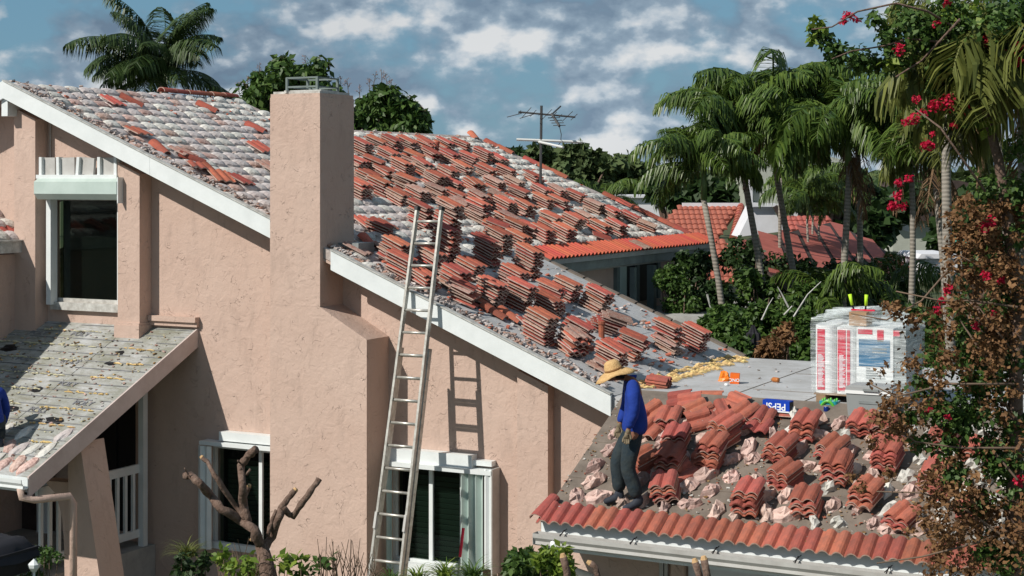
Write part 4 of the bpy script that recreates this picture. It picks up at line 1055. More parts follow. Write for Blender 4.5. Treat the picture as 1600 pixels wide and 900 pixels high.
# ================================================================ PEOPLE
def skin_obj(name, nodes, edges, mat, parent, sub=2):
    me = bpy.data.meshes.new(name); me.from_pydata([n[0] for n in nodes], edges, [])
    me.materials.append(MAT[mat]); o = bpy.data.objects.new(name, me); COL.objects.link(o)
    o.modifiers.new('skin', 'SKIN')
    if not me.skin_vertices: me.attributes  # layer is made by the modifier
    sv = me.skin_vertices[0].data
    for i, n in enumerate(nodes):
        r = n[1]; sv[i].radius = r if isinstance(r, tuple) else (r, r); sv[i].use_root = (i == 0); sv[i].use_loose = False
    o.modifiers['skin'].use_smooth_shade = True; o.modifiers['skin'].branch_smoothing = .6
    sd = o.modifiers.new('sub', 'SUBSURF'); sd.levels = sub; sd.render_levels = sub
    if parent is not None: o.parent = parent
    return o
def person(root_loc, rz, J, label, shirt, extra=None):
    root = thing('person', label, 'person', root_loc); root.rotation_euler = (0, 0, rz)
    nodes = []; idx = {}; edges = []
    def nd(k, p, r): idx[k] = len(nodes); nodes.append((p, r))
    nd('pelvis', J['pelvis'], .11)
    nd('waist', J['waist'], .105); nd('chest', J['chest'], .125); nd('neck0', J['neck0'], .06); nd('neck', J['neck'], .05); nd('head0', J['head0'], .075); nd('head', J['head'], .09); nd('crown', J['crown'], .065)
    edges += [(0, 1), (1, 2), (2, 3), (3, 4), (4, 5), (5, 6), (6, 7)]
    nd('nose', J['nose'], .016); edges.append((idx['head0'], idx['nose']))
    for s in 'LR':
        nd('sh'+s, J['sh'+s], .06); nd('el'+s, J['el'+s], .042); nd('wr'+s, J['wr'+s], .026); nd('palm'+s, J['palm'+s], (.038, .018))
        edges += [(idx['chest'], idx['sh'+s]), (idx['sh'+s], idx['el'+s]), (idx['el'+s], idx['wr'+s]), (idx['wr'+s], idx['palm'+s])]
        nd('hip'+s, J['hip'+s], .085); nd('kn'+s, J['kn'+s], .055); nd('an'+s, J['an'+s], .036); nd('toe'+s, J['toe'+s], .03)
        edges += [(0, idx['hip'+s]), (idx['hip'+s], idx['kn'+s]), (idx['kn'+s], idx['an'+s]), (idx['an'+s], idx['toe'+s])]
        wv = Vector(J['palm'+s])-Vector(J['wr'+s]); wv.normalize(); side = wv.cross(Vector((0, 1, 0))).normalized(); nrm = side.cross(wv).normalized()
        P0 = Vector(J['palm'+s])
        for q, ll in enumerate((.068, .078, .072, .058)):
            b0 = P0+side*(-.03+.02*q); k1 = b0+wv*ll*.55+nrm*.012; k2 = b0+wv*ll*.85+nrm*.035
            nd(f'f{q}{s}', tuple(b0+wv*.012), .010); nd(f'g{q}{s}', tuple(k1), .009); nd(f'h{q}{s}', tuple(k2), .008)
            edges += [(idx['palm'+s], idx[f'f{q}{s}']), (idx[f'f{q}{s}'], idx[f'g{q}{s}']), (idx[f'g{q}{s}'], idx[f'h{q}{s}'])]
        b0 = lerp(Vector(J['wr'+s]), P0, .5)-side*.03; nd('t0'+s, tuple(b0), .011); nd('t1'+s, tuple(b0-side*.02+wv*.05+nrm*.01), .009)
        edges += [(idx['wr'+s], idx['t0'+s]), (idx['t0'+s], idx['t1'+s])]
    body = skin_obj('body', nodes, edges, 'skin', root)
    # shirt
    n2 = [(J['hem'], (.165, .16)), (J['waist0'], (.165, .16)), (J['waist'], (.165, .155)), (J['chest'], (.18, .175)), (tuple(lerp(Vector(J['chest']), Vector(J['neck0']), .85)), (.12, .105))]
    e2 = [(0, 1), (1, 2), (2, 3), (3, 4)]
    for s in 'LR':
        b = len(n2); n2 += [(J['sh'+s], .10), (tuple(lerp(Vector(J['sh'+s]), Vector(J['el'+s]), .5)), .083), (J['el'+s], .070), (tuple(lerp(Vector(J['el'+s]), Vector(J['wr'+s]), .55)), .060), (tuple(lerp(Vector(J['el'+s]), Vector(J['wr'+s]), .93)), .046)]
        e2 += [(3, b), (b, b+1), (b+1, b+2), (b+2, b+3), (b+3, b+4)]
    skin_obj('shirt', n2, e2, shirt, root)
    # trousers
    n3 = [(J['waist0'], (.115, .105)), (J['pelvis'], (.125, .115))]; e3 = [(0, 1)]
    for s in 'LR':
        b = len(n3); kn = Vector(J['kn'+s]); an = Vector(J['an'+s]); hp = Vector(J['hip'+s])
        n3 += [(J['hip'+s], .128), (tuple(lerp(hp, kn, .5)+Vector((.0, 0, 0))), .112), (J['kn'+s], .092), (tuple(lerp(kn, an, .5)-Vector((.01, 0, 0))), .088), (tuple(lerp(kn, an, .92)), .086)]
        e3 += [(1, b), (b, b+1), (b+1, b+2), (b+2, b+3), (b+3, b+4)]
    skin_obj('trousers', n3, e3, 'jeans', root)
    for s in 'LR':
        an = Vector(J['an'+s]); toe = Vector(J['toe'+s]); d = (toe-an)
        skin_obj('boot', [(tuple(an+Vector((0, 0, .10))), .055), (tuple(an+Vector((-.01, 0, -.005))), (.056, .05)), (tuple(an+Vector((-.045, 0, -.045))), .042), (tuple(lerp(an, toe, .6)), (.052, .042)), (tuple(toe+Vector((d.x, d.y, 0)).normalized()*.03), (.048, .032))],
                 [(0, 1), (1, 2), (1, 3), (3, 4)], 'boot', root)
        wr = Vector(J['wr'+s]); pm = Vector(J['palm'+s]); wv = (pm-wr).normalized(); side = wv.cross(Vector((0, 1, 0))).normalized(); nrm = side.cross(wv).normalized()
        gn = [(tuple(wr-wv*.03), .036), (tuple(wr+wv*.01), .036), (tuple(pm), (.048, .028))]; ge = [(0, 1), (1, 2)]
        for q, ll in enumerate((.072, .082, .076, .062)):
            b0 = pm+side*(-.032+.021*q); b = len(gn)
            gn += [(tuple(b0+wv*.012), .015), (tuple(b0+wv*ll*.55+nrm*.012), .0135), (tuple(b0+wv*ll*.85+nrm*.04), .012)]; ge += [(2, b), (b, b+1), (b+1, b+2)]
        b0 = lerp(wr, pm, .5)-side*.035; b = len(gn); gn += [(tuple(b0), .016), (tuple(b0-side*.02+wv*.055+nrm*.015), .014)]; ge += [(1, b), (b, b+1)]
        skin_obj('glove', gn, ge, 'glove', root)
    return root
pf = on(987, 793, PL)
frot = math.atan2(-S_, -C_)
def zrel(x, y):     # height of the roof plane under a local point, relative to the root
    c, s = math.cos(frot), math.sin(frot); Y = pf.y+x*s+y*c; return zL(Y)-pf.z
zl = zrel(-.05, .07); zr = zrel(.16, -.11)
J = dict(pelvis=(-.03, 0, .90), waist0=(-.04, 0, .95), hem=(-.02, 0, .80), waist=(-.05, 0, 1.06), chest=(-.02, 0, 1.33), neck0=(.03, 0, 1.45), neck=(.09, 0, 1.465), head0=(.18, 0, 1.455), head=(.18, 0, 1.51), crown=(.195, 0, 1.57), nose=(.28, 0, 1.43),
 shL=(-.01, .165, 1.42), elL=(-.005, .235, 1.09), wrL=(.06, .22, .90), palmL=(.075, .215, .82),
 shR=(-.01, -.165, 1.42), elR=(.04, -.23, 1.10), wrR=(.13, -.18, .90), palmR=(.145, -.165, .82),
 hipL=(-.02, .085, .86), knL=(.06, .10, .47+zl*.5), anL=(-.07, .09, .10+zl), toeL=(.08, .11, .045+zl-.02),
 hipR=(-.01, -.085, .86), knR=(.16, -.10, .49+zr*.5), anR=(.13, -.11, .10+zr), toeR=(.28, -.12, .045+zr-.02))
man = person(pf, frot, J, 'roof worker in straw hat, blue long sleeved shirt and dark jeans looking down', 'blue_shirt')
# straw hat with drooping brim
mb = MB(); n = 28; V = []; F = []
prof = [(.0, .125), (.045, .123), (.075, .105), (.090, .06), (.098, .01), (.105, .0), (.15, -.008), (.20, -.028), (.235, -.058), (.231, -.062), (.195, -.036), (.15, -.016), (.10, -.006)]
for i, (r, z) in enumerate(prof):
    for k in range(n):
        a = 2*math.pi*k/n; dr = 0
        if r > .12: dr = -.022*math.cos(2*a)*(r/.23)**2+.008*math.sin(5*a)*(r/.23)
        V.append((r*math.cos(a)*1.06, r*math.sin(a), z+dr))
for i in range(len(prof)-1):
    for k in range(n):
        k2 = (k+1) % n; F.append((i*n+k, i*n+k2, (i+1)*n+k2, (i+1)*n+k))
mb.v = V; mb.f = F; mb.m = [0]*len(F)
hat = bpy.data.objects.new('straw_hat', mb.mesh('straw_hat', 'straw', True)); COL.objects.link(hat); hat.parent = man
hat.matrix_local = Matrix.Translation((.20, 0, 1.53)) @ Matrix.Rotation(math.radians(19), 4, 'Y')
mb = MB(); mb.lathe((0, 0, 0), [(.104, .006), (.102, .03), (.099, .03), (.099, .006)], 24); hb = bpy.data.objects.new('hat_band', mb.mesh('hat_band', 'straw_band', True)); COL.objects.link(hb); hb.parent = hat
mb = MB(); mb.lathe((.09, 0, 1.45), [(.005, -.01), (.07, 0), (.083, .06), (.07, .11), (.01, .13)], 14); ho = bpy.data.objects.new('hair', mb.mesh('hair', 'hair', True)); COL.objects.link(ho); ho.parent = man; ho.location = (.045, 0, 0)
# second worker, crouching on the porch roof, mostly beyond the frame
p2 = on(-14, 706, PP)
J2 = dict(pelvis=(-.12, 0, .42), waist0=(-.10, 0, .46), hem=(-.12, 0, .38), waist=(.0, 0, .58), chest=(.16, 0, .74), neck0=(.26, 0, .84), neck=(.30, 0, .88), head0=(.37, 0, .90), head=(.37, 0, .97), crown=(.38, 0, 1.03), nose=(.47, 0, .88),
 shL=(.18, .18, .80), elL=(.28, .25, .52), wrL=(.38, .18, .30), palmL=(.42, .16, .23), shR=(.18, -.18, .80), elR=(.26, -.27, .53), wrR=(.32, -.24, .28), palmR=(.35, -.23, .21),
 hipL=(-.10, .09, .40), knL=(.22, .16, .48), anL=(.02, .12, .11), toeL=(.16, .13, .05), hipR=(-.10, -.09, .40), knR=(.20, -.16, .44), anR=(.0, -.12, .11), toeR=(.14, -.13, .05))
person(p2, math.radians(150), J2, 'crouching worker in blue sleeve at the left edge of the porch roof', 'blue_shirt')

# ================================================================ THINGS ON THE FLAT ROOF
# wrapped pallet
pb = atZ(1340, 632, ZF); PX0 = atZ(1281, 622, ZF).x; PX1 = at(1415, 622, pb.y).x
py0 = pb.y; py1 = py0+.95; ztop = at(1340, 508, py0).z
pal = thing('wrapped_pallet', 'pallet of plastic wrapped underlay rolls, red striped left and blue labelled right', 'pallet', ((PX0+PX1)/2, (py0+py1)/2, ZF))
for k in range(3):
    mb = MB(); xx = PX0+.05+(PX1-PX0-.22)*k/2; mb.box(xx, xx+.12, py0+.02, py1-.02, ZF+.002, ZF+.09); mb.build('bearer', 'wood_pallet', pal)
for k in range(5):
    mb = MB(); yy = py0+.02+k*.2; mb.box(PX0+.02, PX1-.02, yy, yy+.12, ZF+.0905, ZF+.11); mb.build('deck_board', 'wood_pallet', pal)
xm = PX0+(PX1-PX0)*.46; zb = ZF+.112
def rounded(mb, x0, x1, y0, y1, z0, z1, r=.09, n=5):
    pts = []
    for cx, cy, a0 in ((x1-r, y1-r, 0), (x0+r, y1-r, 90), (x0+r, y0+r, 180), (x1-r, y0+r, 270)):
        for i in range(n+1):
            a = math.radians(a0+90*i/n); pts.append((cx+r*math.cos(a), cy+r*math.sin(a), z0))
    mb.prism(pts, (0, 0, z1-z0))
wd2 = (xm-PX0)/2
for i in range(2):
    for j in range(2):
        a = PX0+.02+i*wd2; mb = MB(); rounded(mb, a, a+wd2-.01, py0+.03+j*.46, py0+.47+j*.46, zb, ztop-.02-(.02*i)); r_ = mb.build('roll', 'white_plastic', pal)
        if j == 0:
            for s0_, s1_ in ((.16, .52),) if i == 0 else ((.12, .50), (.56, .70)):
                m2 = MB(); m2.box(a+wd2*s0_, a+wd2*s1_, py0+.024, py0+.0285, zb+.04, ztop-.07); m2.build('red_stripe', 'red_print', r_)
            gg = random.Random(i)
            m2 = MB()
            for q in range(26):
                z = zb+.08+q*.016*1.0; m2.box(a+wd2*.2, a+wd2*gg.uniform(.35, .5), py0+.020, py0+.0235, z, z+.008)
            m2.build('small_print', 'print_white', r_)
for i in range(2):
    mb = MB(); a = xm+.02; mb.box(a, PX1-.16, py0+.03+i*.47, py0+.47+i*.47, zb, ztop-.03); b_ = mb.build('carton', 'white_plastic', pal)
    if i == 0:
        zz1 = zb+(ztop-zb)*.80; zz0 = zb+(ztop-zb)*.42
        m2 = MB(); m2.box(a+.03, PX1-.2, py0+.024, py0+.0285, zz0, zz1); m2.build('blue_label', 'blue_print', b_)
        m2 = MB(); m2.box(a+.02, a+.2, py0+.024, py0+.0285, ztop-.11, ztop-.05); m2.box(a+.26, a+.34, py0+.024, py0+.0285, ztop-.2, ztop-.05); m2.box(a+.46, a+.54, py0+.024, py0+.0285, ztop-.12, ztop-.05); m2.build('red_mark', 'red_print', b_)
        m2 = MB()
        for q in range(5): m2.box(a+.12, a+.12+.06*(5-q)*.8, py0+.020, py0+.0235, zb+.22+q*.03, zb+.232+q*.03)
        for q in range(2): m2.box(PX1-.42, PX1-.24, py0+.020, py0+.0235, zz1-.12-q*.04, zz1-.105-q*.04)
        m2.build('small_print', 'metal_grey', b_)
mb = MB(); mb.box(PX1-.155, PX1-.01, py0+.05, py1-.03, zb, ztop-.05); mb.build('board_bundle', 'metal_grey', pal)
mb = MB(); mb.box(xm-.1, xm+.12, py0+.12, py0+.4, ztop-.02, ztop+.15); mb.build('box_top', 'cardboard', pal)
# the film: closed, wrinkled skirt + ruffled top
g = random.Random(9); rings = []
def filmring(z, off, wob):
    wob *= .6
    pts = []
    cs = [(PX0-off, py0-off), (PX1+off, py0-off), (PX1+off, py1+off), (PX0-off, py1+off)]
    for c in range(4):
        a, b = cs[c], cs[(c+1) % 4]
        for i in range(12):
            t = i/12; pts.append((a[0]+(b[0]-a[0])*t+g.uniform(-wob, wob), a[1]+(b[1]-a[1])*t+g.uniform(-wob, wob), z+g.uniform(-wob, wob)*2))
    return pts
V = []; F = []
lev = [(ZF+.1, .0, .004), (ZF+.4, .012, .008), (ZF+.7, .012, .008), (ztop-.15, .01, .01), (ztop, .012, .018), (ztop+.08, -.01, .05)]
for z, o, wb in lev: V += filmring(z, o, wb)
for r in range(len(lev)-1):
    for i in range(48): F.append((r*48+i, r*48+(i+1) % 48, (r+1)*48+(i+1) % 48, (r+1)*48+i))
for i in range(12, 24):   # raise the right half: the film is tented over the carton
    pass
V.append(((PX0+PX1)/2+.2, (py0+py1)/2, ztop+.22)); c = len(V)-1
for i in range(48): F.append(((len(lev)-1)*48+i, (len(lev)-1)*48+(i+1) % 48, c))
mb = MB(); mb.v = V; mb.f = F; mb.m = [0]*len(F); mb.build('plastic_wrap', 'wrap', pal)
# lime handled tool on top
lp = thing('loppers', 'lime green handled loppers lying on top of the wrapped pallet', 'tool', (xm, py0+.3, ztop+.16))
for sx, xx in ((-.2, -.09), (.05, .06)):
    mb = MB(); mb.tube([(xm+xx, py0+.3, ztop+.17), (xm+xx+sx*.12, py0+.3, ztop+.24)], .012, 6); mb.build('arm', 'black', lp)
    mb = MB(); mb.tube([(xm+xx+sx*.1, py0+.3, ztop+.22), (xm+xx+sx*.25, py0+.3, ztop+.36)], [.018, .024], 8); mb.build('handle', 'lime', lp, smooth=True)
mb = MB(); mb.bar((xm-.12, py0+.3, ztop+.165), (xm+.18, py0+.3, ztop+.165), .03, .02); mb.build('blade', 'red_print', lp)
# cooler
cb = atZ(1322, 655, ZF); cx1 = at(1393, 640, cb.y).x; cz = at(1350, 604, cb.y).z
coo = thing('cooler', 'grey cooler with white rim standing before the wrapped pallet', 'cooler', ((cb.x+cx1)/2, cb.y+.2, ZF))
mb = MB(); mb.hexa([(cb.x+.02, cb.y+.02, ZF+.002), (cx1-.02, cb.y+.02, ZF+.002), (cx1-.02, cb.y+.36, ZF+.002), (cb.x+.02, cb.y+.36, ZF+.002), (cb.x, cb.y, cz-.09), (cx1, cb.y, cz-.09), (cx1, cb.y+.38, cz-.09), (cb.x, cb.y+.38, cz-.09)]); mb.build('tub', 'cooler_body', coo)
mb = MB(); mb.box(cb.x-.012, cx1+.012, cb.y-.012, cb.y+.39, cz-.089, cz-.05); mb.build('rim', 'white_plastic', coo)
mb = MB(); mb.box(cb.x-.005, cx1+.005, cb.y-.005, cb.y+.385, cz-.049, cz-.01); mb.box(cb.x+.03, cx1-.03, cb.y+.03, cb.y+.35, cz-.01, cz+.005); mb.build('lid', 'cooler_lid', coo)
mb = MB(); mb.box((cb.x+cx1)/2-.06, (cb.x+cx1)/2+.12, cb.y-.035, cb.y-.0125, cz-.05, cz-.025); mb.build('latch', 'metal_grey', coo)
mb = MB(); mb.box(cb.x+.15, cb.x+.38, cb.y-.0, cb.y+.004, cz-.2, cz-.17); mb.build('emblem', 'metal_grey', coo)
# soda pack in teal green film
sb = atZ(1279, 648, ZF); sx1 = at(1308, 640, sb.y).x; sz = at(1290, 621, sb.y).z
sp = thing('soda_pack', 'film wrapped green and teal soda bottle pack left of the cooler', 'drink pack', ((sb.x+sx1)/2, sb.y+.1, ZF))
nb = 3
for i in range(nb):
    for j in range(2):
        mb = MB(); xx = sb.x+.04+(sx1-sb.x-.08)*i/(nb-1); mb.lathe((xx, sb.y+.04+j*.09, ZF+.002), [(.034, 0), (.036, .05), (.03, .12), (.012, .17), (.012, .19)], 10); mb.build('bottle', 'soda_green', sp, smooth=True)
mb = MB(); rounded(mb, sb.x, sx1, sb.y-.005, sb.y+.17, ZF+.002, sz-.045, .04, 4); mb.build('film', 'soda_teal', sp)
mb = MB(); xc = (sb.x+sx1)/2
ring = []
for k in range(12):
    a = math.pi*k/11; ring.append((xc+.085*math.cos(a), sb.y-.012, ZF+.04+.13*math.sin(a)))
mb.tube(ring, .018, 6); mb.build('green_band', 'soda_green', sp)
mb = MB(); c2 = atZ(1291, 651, ZF); mb.lathe((c2.x, c2.y, ZF+.001), [(.028, 0), (.032, .01), (.032, .105), (.026, .12)], 14)
can = thing('drink_can', 'dark blue drink can standing in front of the green soda pack', 'can', (c2.x, c2.y, ZF)); mb.build('can_body', 'can_blue', can, smooth=True)
mb = MB(); mb.lathe((c2.x, c2.y, ZF+.1215), [(.025, 0), (.024, .004)], 12); mb.build('can_lid', 'alu', can)
# blue 12-pack carton, upside down
pc0 = atZ(1190, 648, ZF); pc1 = atZ(1235, 652, ZF)
pep = thing('drink_carton', 'upside down blue soda carton on the edge of the grey roof', 'carton', pc0)
d = (pc1-pc0); d.z = 0; Lc = d.length; ang = math.atan2(d.y, d.x); nrm = Vector((-math.sin(ang), math.cos(ang), 0)); dd = d.normalized(); hh = .135
c = (pc0+pc1)/2+nrm*.06; c.z = ZF+.002+hh/2+.045
mb = MB(); mb.rbox(c, (Lc*.93, .12, hh), rz=ang, rx=.0); mb.build('carton_body', 'pepsi_blue', pep)
mb = MB(); mb.rbox(c+dd*(Lc*.46)+nrm*0, (.012, .10, hh-.03), rz=ang); mb.build('open_end', 'black', pep)
mb = MB(); mb.rbox(c-nrm*.061-Vector((0, 0, hh*.5-.008)), (Lc*.9, .002, .016), rz=ang); mb.build('white_edge', 'print_white', pep)
xa = -dd; zdir = Vector((0, 0, -1)); 
tm = Matrix(((xa.x, zdir.x, -nrm.x, 0), (xa.y, zdir.y, -nrm.y, 0), (xa.z, zdir.z, -nrm.z, 0), (0, 0, 0, 1)))
text_part('PEPSI', pep, Matrix.Translation(c-nrm*.0625-pep.location-dd*.0) @ tm, 'print_white', .115)
# bearing stones under the carton: it lies on broken tiles
for k in range(2):
    q = c+dd*(.1-.2*k); q.z = ZF+.024
    o = bpy.data.objects.new('roof_tile', TLOW[0]); COL.objects.link(o); o.matrix_world = Matrix.Translation((q.x, q.y, ZF+.002)) @ Matrix.Scale(.6, 4); tag(o, ('broken tile under the right end of the blue carton', 'broken tile under the left end of the blue carton')[k], 'roof tile', 'loose tiles on the lower roof')
# orange box, orange bag, white cap
ob = atZ(1146, 600, ZF)
ox = thing('orange_box', 'orange juice carton with white lettering on the grey flat roof', 'carton', ob)
mb = MB(); mb.rbox((ob.x, ob.y+.06, ZF+.072), (.125, .11, .14), rz=.25, ry=.06); mb.build('carton_body', 'orange_box', ox)
tm2 = Matrix.Rotation(.25, 4, 'Z') @ Matrix.Rotation(math.pi/2, 4, 'X') @ Matrix.Rotation(math.pi, 4, 'Z')
text_part('ONC', ox, Matrix.Translation(Vector((.012, .0015, .055))) @ tm2, 'print_white', .062)
og = atZ(1130, 596, ZF); bagm = lump_mesh('orange_bag', 'orange_bag', .09, .07, .12, 5, .22, n=12, m=6)
o = bpy.data.objects.new('plastic_bag', bagm); COL.objects.link(o); o.location = (og.x-.01, og.y+.06, ZF+.01); tag(o, 'crumpled orange plastic bag left of the orange carton', 'bag')
wc = atZ(1135, 603, ZF); mb = MB(); mb.lathe((wc.x, wc.y, ZF+.002), [(.026, 0), (.028, .01), (.027, .03), (.012, .034)], 14); tag(mb.build('tape_roll', 'white_plastic', smooth=True), 'small round white tape roll before the orange carton', 'tape roll')
bt = atZ(1207, 597, ZF); bo = thing('bottle', 'small amber bottle lying on the grey flat roof', 'bottle', bt)
mb = MB(); mb.tube([(bt.x, bt.y, ZF+.036), (bt.x+.012, bt.y, ZF+.036), (bt.x+.09, bt.y-.03, ZF+.036), (bt.x+.10, bt.y-.033, ZF+.036)], [.028, .035, .035, .03], 12); mb.build('bottle_body', 'amber', bo, smooth=True)
mb = MB(); mb.tube([(bt.x-.018, bt.y+.005, ZF+.036), (bt.x-.002, bt.y, ZF+.036)], .018, 8); mb.build('cap', 'cardboard', bo)

# ================================================================ ANTENNA
def apt(x, y, D=33.0): return dep(x, y, D)
an = thing('tv_antenna', 'tall roof aerial with crossed rods behind the ridge', 'antenna', apt(845, 330))
mb = MB(); mb.tube([apt(844, 330), apt(846, 165)], .028, 6); mb.build('mast', 'antenna', an)
mb = MB(); mb.tube([apt(810, 175), apt(899, 183)], .02, 5)
for i in range(9):
    q = lerp(apt(812, 175), apt(897, 183), i/8); r = (.14, .5, .3)[i % 3]; v = Vector((C_*.5, S_*.5-.8, .12)).normalized(); mb.tube([q-v*r, q+v*r], .009, 4)
mb.tube([apt(862, 178, 33), apt(874, 197, 32.6)], .03, 5); mb.tube([apt(862, 179), apt(876, 166, 33.4)], .018, 5)
for i in range(5): q = lerp(apt(863, 180), apt(874, 196), i/4); mb.tube([q-Vector((.14, 0, 0)), q+Vector((.14, 0, 0))], .008, 4)
mb.tube([apt(792, 183), apt(815, 177)], .008, 4); mb.tube([apt(812, 185), apt(835, 178)], .008, 4)
mb.build('upper_array', 'antenna', an)
mb = MB(); mb.tube([apt(807, 218), apt(910, 222)], .032, 6); mb.tube([apt(842, 221.5), apt(880, 230, 32)], .026, 6); mb.build('lower_boom', 'antenna_white', an)
mb = MB(); mb.tube([apt(874, 197), apt(877, 210), apt(876, 222), apt(868, 232)], .009, 4); mb.build('cable', 'antenna', an)

# closed parasol behind the flat roof
up = dep(1177, 575, 27.5); ub = (up.x, up.y, 0)
um = thing('closed_umbrella', 'closed charcoal garden umbrella behind the grey flat roof', 'umbrella', ub)
ztopu = dep(1176, 508, 27.5).z
mb = MB(); mb.tube([ub, (up.x, up.y, ztopu-.05)], .025, 8); mb.build('pole', 'alu', um)
V = []; F = []; n = 16; lv = [(0, .02), (.12, .07), (.14, .10), (.5, .13), (1.0, .17), (1.25, .16)]
for dz, r in lv:
    for k in range(n):
        a = 2*math.pi*k/n; q = r*(1+(.22 if k % 2 else -.18)); V.append((up.x+q*math.cos(a), up.y+q*math.sin(a), ztopu-dz))
for i in range(len(lv)-1):
    for k in range(n): F.append((i*n+k, i*n+(k+1) % n, (i+1)*n+(k+1) % n, (i+1)*n+k))
mb = MB(); mb.v = V; mb.f = F; mb.m = [0]*len(F); mb.build('canopy', 'umbrella', um)
# ================================================================ PALMS
leafmat('leaf_coco', (.018, .045, .012), (.085, .13, .035), .2, .45)
def frond_mesh(name, Ln, e0, bend, nl, ll, ld, mat, seed, wd=.04, plum=.5, twist=0):
    """feather frond growing along +X; e0 start elevation, bend total droop (rad), ll leaflet length, ld leaflet droop"""
    g = np.random.default_rng(seed); Q = []; T = []
    npt = 14; pts = [np.zeros(3)]; dirs = []
    for i in range(npt):
        e = e0-bend*(i/npt)**1.3; d = np.array([math.cos(e), math.sin(twist)*(i/npt)*.4, math.sin(e)]); d /= np.linalg.norm(d); dirs.append(d); pts.append(pts[-1]+d*Ln/npt)
    pts = np.array(pts); dirs.append(dirs[-1])
    for i in range(npt):      # rachis: two crossed ribbons
        r = .022*(1-i/npt)+.005; p, q = pts[i], pts[i+1]
        for s in (np.array([0, 1, 0]), np.array([0, 0, 1])):
            Q += [p-s*r, p+s*r, q+s*r*.9, q-s*r*.9]; T.append(.85)
    for i in range(nl):
        t = .10+.9*(i+.5)/nl; f = t*npt; k = min(int(f), npt-1); p = pts[k]+(pts[k+1]-pts[k])*(f-k); d = dirs[k]
        ln = ll*(math.sin(math.pi*min(1, t*.85+.12))**.6)*g.uniform(.85, 1.12)
        for s in (-1, 1):
            up = g.uniform(-plum, plum)
            v = d*g.uniform(.45, .8)+np.array([0, s, 0])*1.0+np.array([0, 0, up]); v /= np.linalg.norm(v)
            w_ = np.cross(v, np.array([0, 0, 1.0])+g.normal(size=3)*.35); w_ /= np.linalg.norm(w_); w_ *= wd*.5*g.uniform(.8, 1.2)
            a = p; b = a+v*ln*.5+np.array([0, 0, -ld*.12*ln]); v2 = v+np.array([0, 0, -ld*g.uniform(.8, 1.4)]); v2 /= np.linalg.norm(v2); c = b+v2*ln*.5
            tt = g.beta(2, 3)
            Q += [a-w_*.5, a+w_*.5, b+w_, b-w_, b-w_, b+w_, c+w_*.15, c-w_*.15]; T += [tt, min(1, tt+.1)]
    return quads(name, np.array(Q), mat, T)
def mset(nm, mat, Ln, ll, nl, wd, ld=1.1, elevs=((1.2, 1.6), (.9, 1.7), (.55, 1.6), (.25, 1.4), (-.1, 1.2)), n=10, plum=.5):
    out = []
    for i in range(n):
        e, b = elevs[i % len(elevs)]; out.append((e, frond_mesh(nm, Ln*(1+.08*math.sin(i*2.3)), e+.06*math.cos(i*3), b, nl, ll, ld, mat, 100+i, wd, plum, math.sin(i*1.7))))
    return out
XMAS = mset('palm_frond', 'leaf_palm', 2.05, .62, 74, .042, ld=2.0, plum=.8, elevs=((1.2, 1.9), (.95, 2.1), (.65, 2.0), (.3, 1.7), (1.05, 1.5)))
OLIV = mset('olive_frond', 'leaf_olive', 1.7, .66, 48, .045, ld=2.6, elevs=((1.2, 2.3), (.9, 2.3), (.55, 2.1), (.25, 1.8), (.9, 2.6)))
DEADF = mset('dead_frond', 'leaf_dead', 1.4, .4, 26, .03, ld=2.2, elevs=((-1.0, .5), (-1.2, .3)), n=3)
COCO = mset('coco_frond', 'leaf_coco', 3.7, 1.2, 100, .055, ld=1.8, elevs=((1.35, 1.2), (1.05, 1.6), (.75, 1.7), (.4, 1.5), (.0, 1.1)), plum=.25)
def palm(label, base, top, r0, r1, fronds, nf, lean=0, group=None, dead=0, cs=True, name='palm_tree', spread=None, seed=0, scale=1.0, cat='palm'):
    g = random.Random(seed); base = Vector(base); top = Vector(top)
    t_ = thing(name, label, cat, base, group)
    ctrl = []
    for i in range(9):
        t = i/8; p = lerp(base, top, t); p.x += lean*math.sin(math.pi*t)*.35*C_; p.y += lean*math.sin(math.pi*t)*.35*S_
        p.x += .03*math.sin(t*9+seed); ctrl.append(p)
    mb = MB(); mb.tube(ctrl, [r0*(1.25 if i == 0 else 1)*(1-i/8)+r1*i/8 for i in range(9)], 10); mb.build('trunk', 'palm_trunk', t_, smooth=True)
    if cs:
        mb = MB(); mb.tube([top-Vector((0, 0, .05)), top+Vector((0, 0, .3)), top+Vector((0, 0, .7))], [r1*1.25, r1*1.1, r1*.5], 8); mb.build('crownshaft', 'panel_green' if False else 'crown_green', t_, smooth=True); hd = top+Vector((0, 0, .55))
    else: hd = top
    for i in range(nf):
        az = 2*math.pi*i/nf*2.618+g.uniform(-.3, .3) if spread is None else spread[i][0]
        if spread is None: e, me = fronds[(i*3+g.randrange(2)) % len(fronds)]
        else:
            k = min(range(len(fronds)), key=lambda q: abs(fronds[q][0]-spread[i][1])+.01*g.random()); me = fronds[k][1]
        sc_ = scale*g.uniform(.85, 1.1)*(spread[i][2] if spread is not None and len(spread[i]) > 2 else 1)
        M = Matrix.Translation(hd-base) @ Matrix.Rotation(az, 4, 'Z') @ Matrix.Rotation(g.uniform(-.12, .12), 4, 'Y') @ Matrix.Rotation(g.uniform(-.3, .3), 4, 'X') @ Matrix.Scale(sc_, 4)
        place('frond', me, t_, M)
    for i in range(dead):
        M = Matrix.Translation(hd-base-Vector((0, 0, .3))) @ Matrix.Rotation(g.uniform(0, 6.28), 4, 'Z') @ Matrix.Scale(g.uniform(.7, 1), 4)
        place('dead_frond', DEADF[i % 3][1], t_, M)
    return t_
material('crown_green', (.12, .19, .06), .4, var=.3)
G1 = 'slender palms in the garden behind the flat roof'
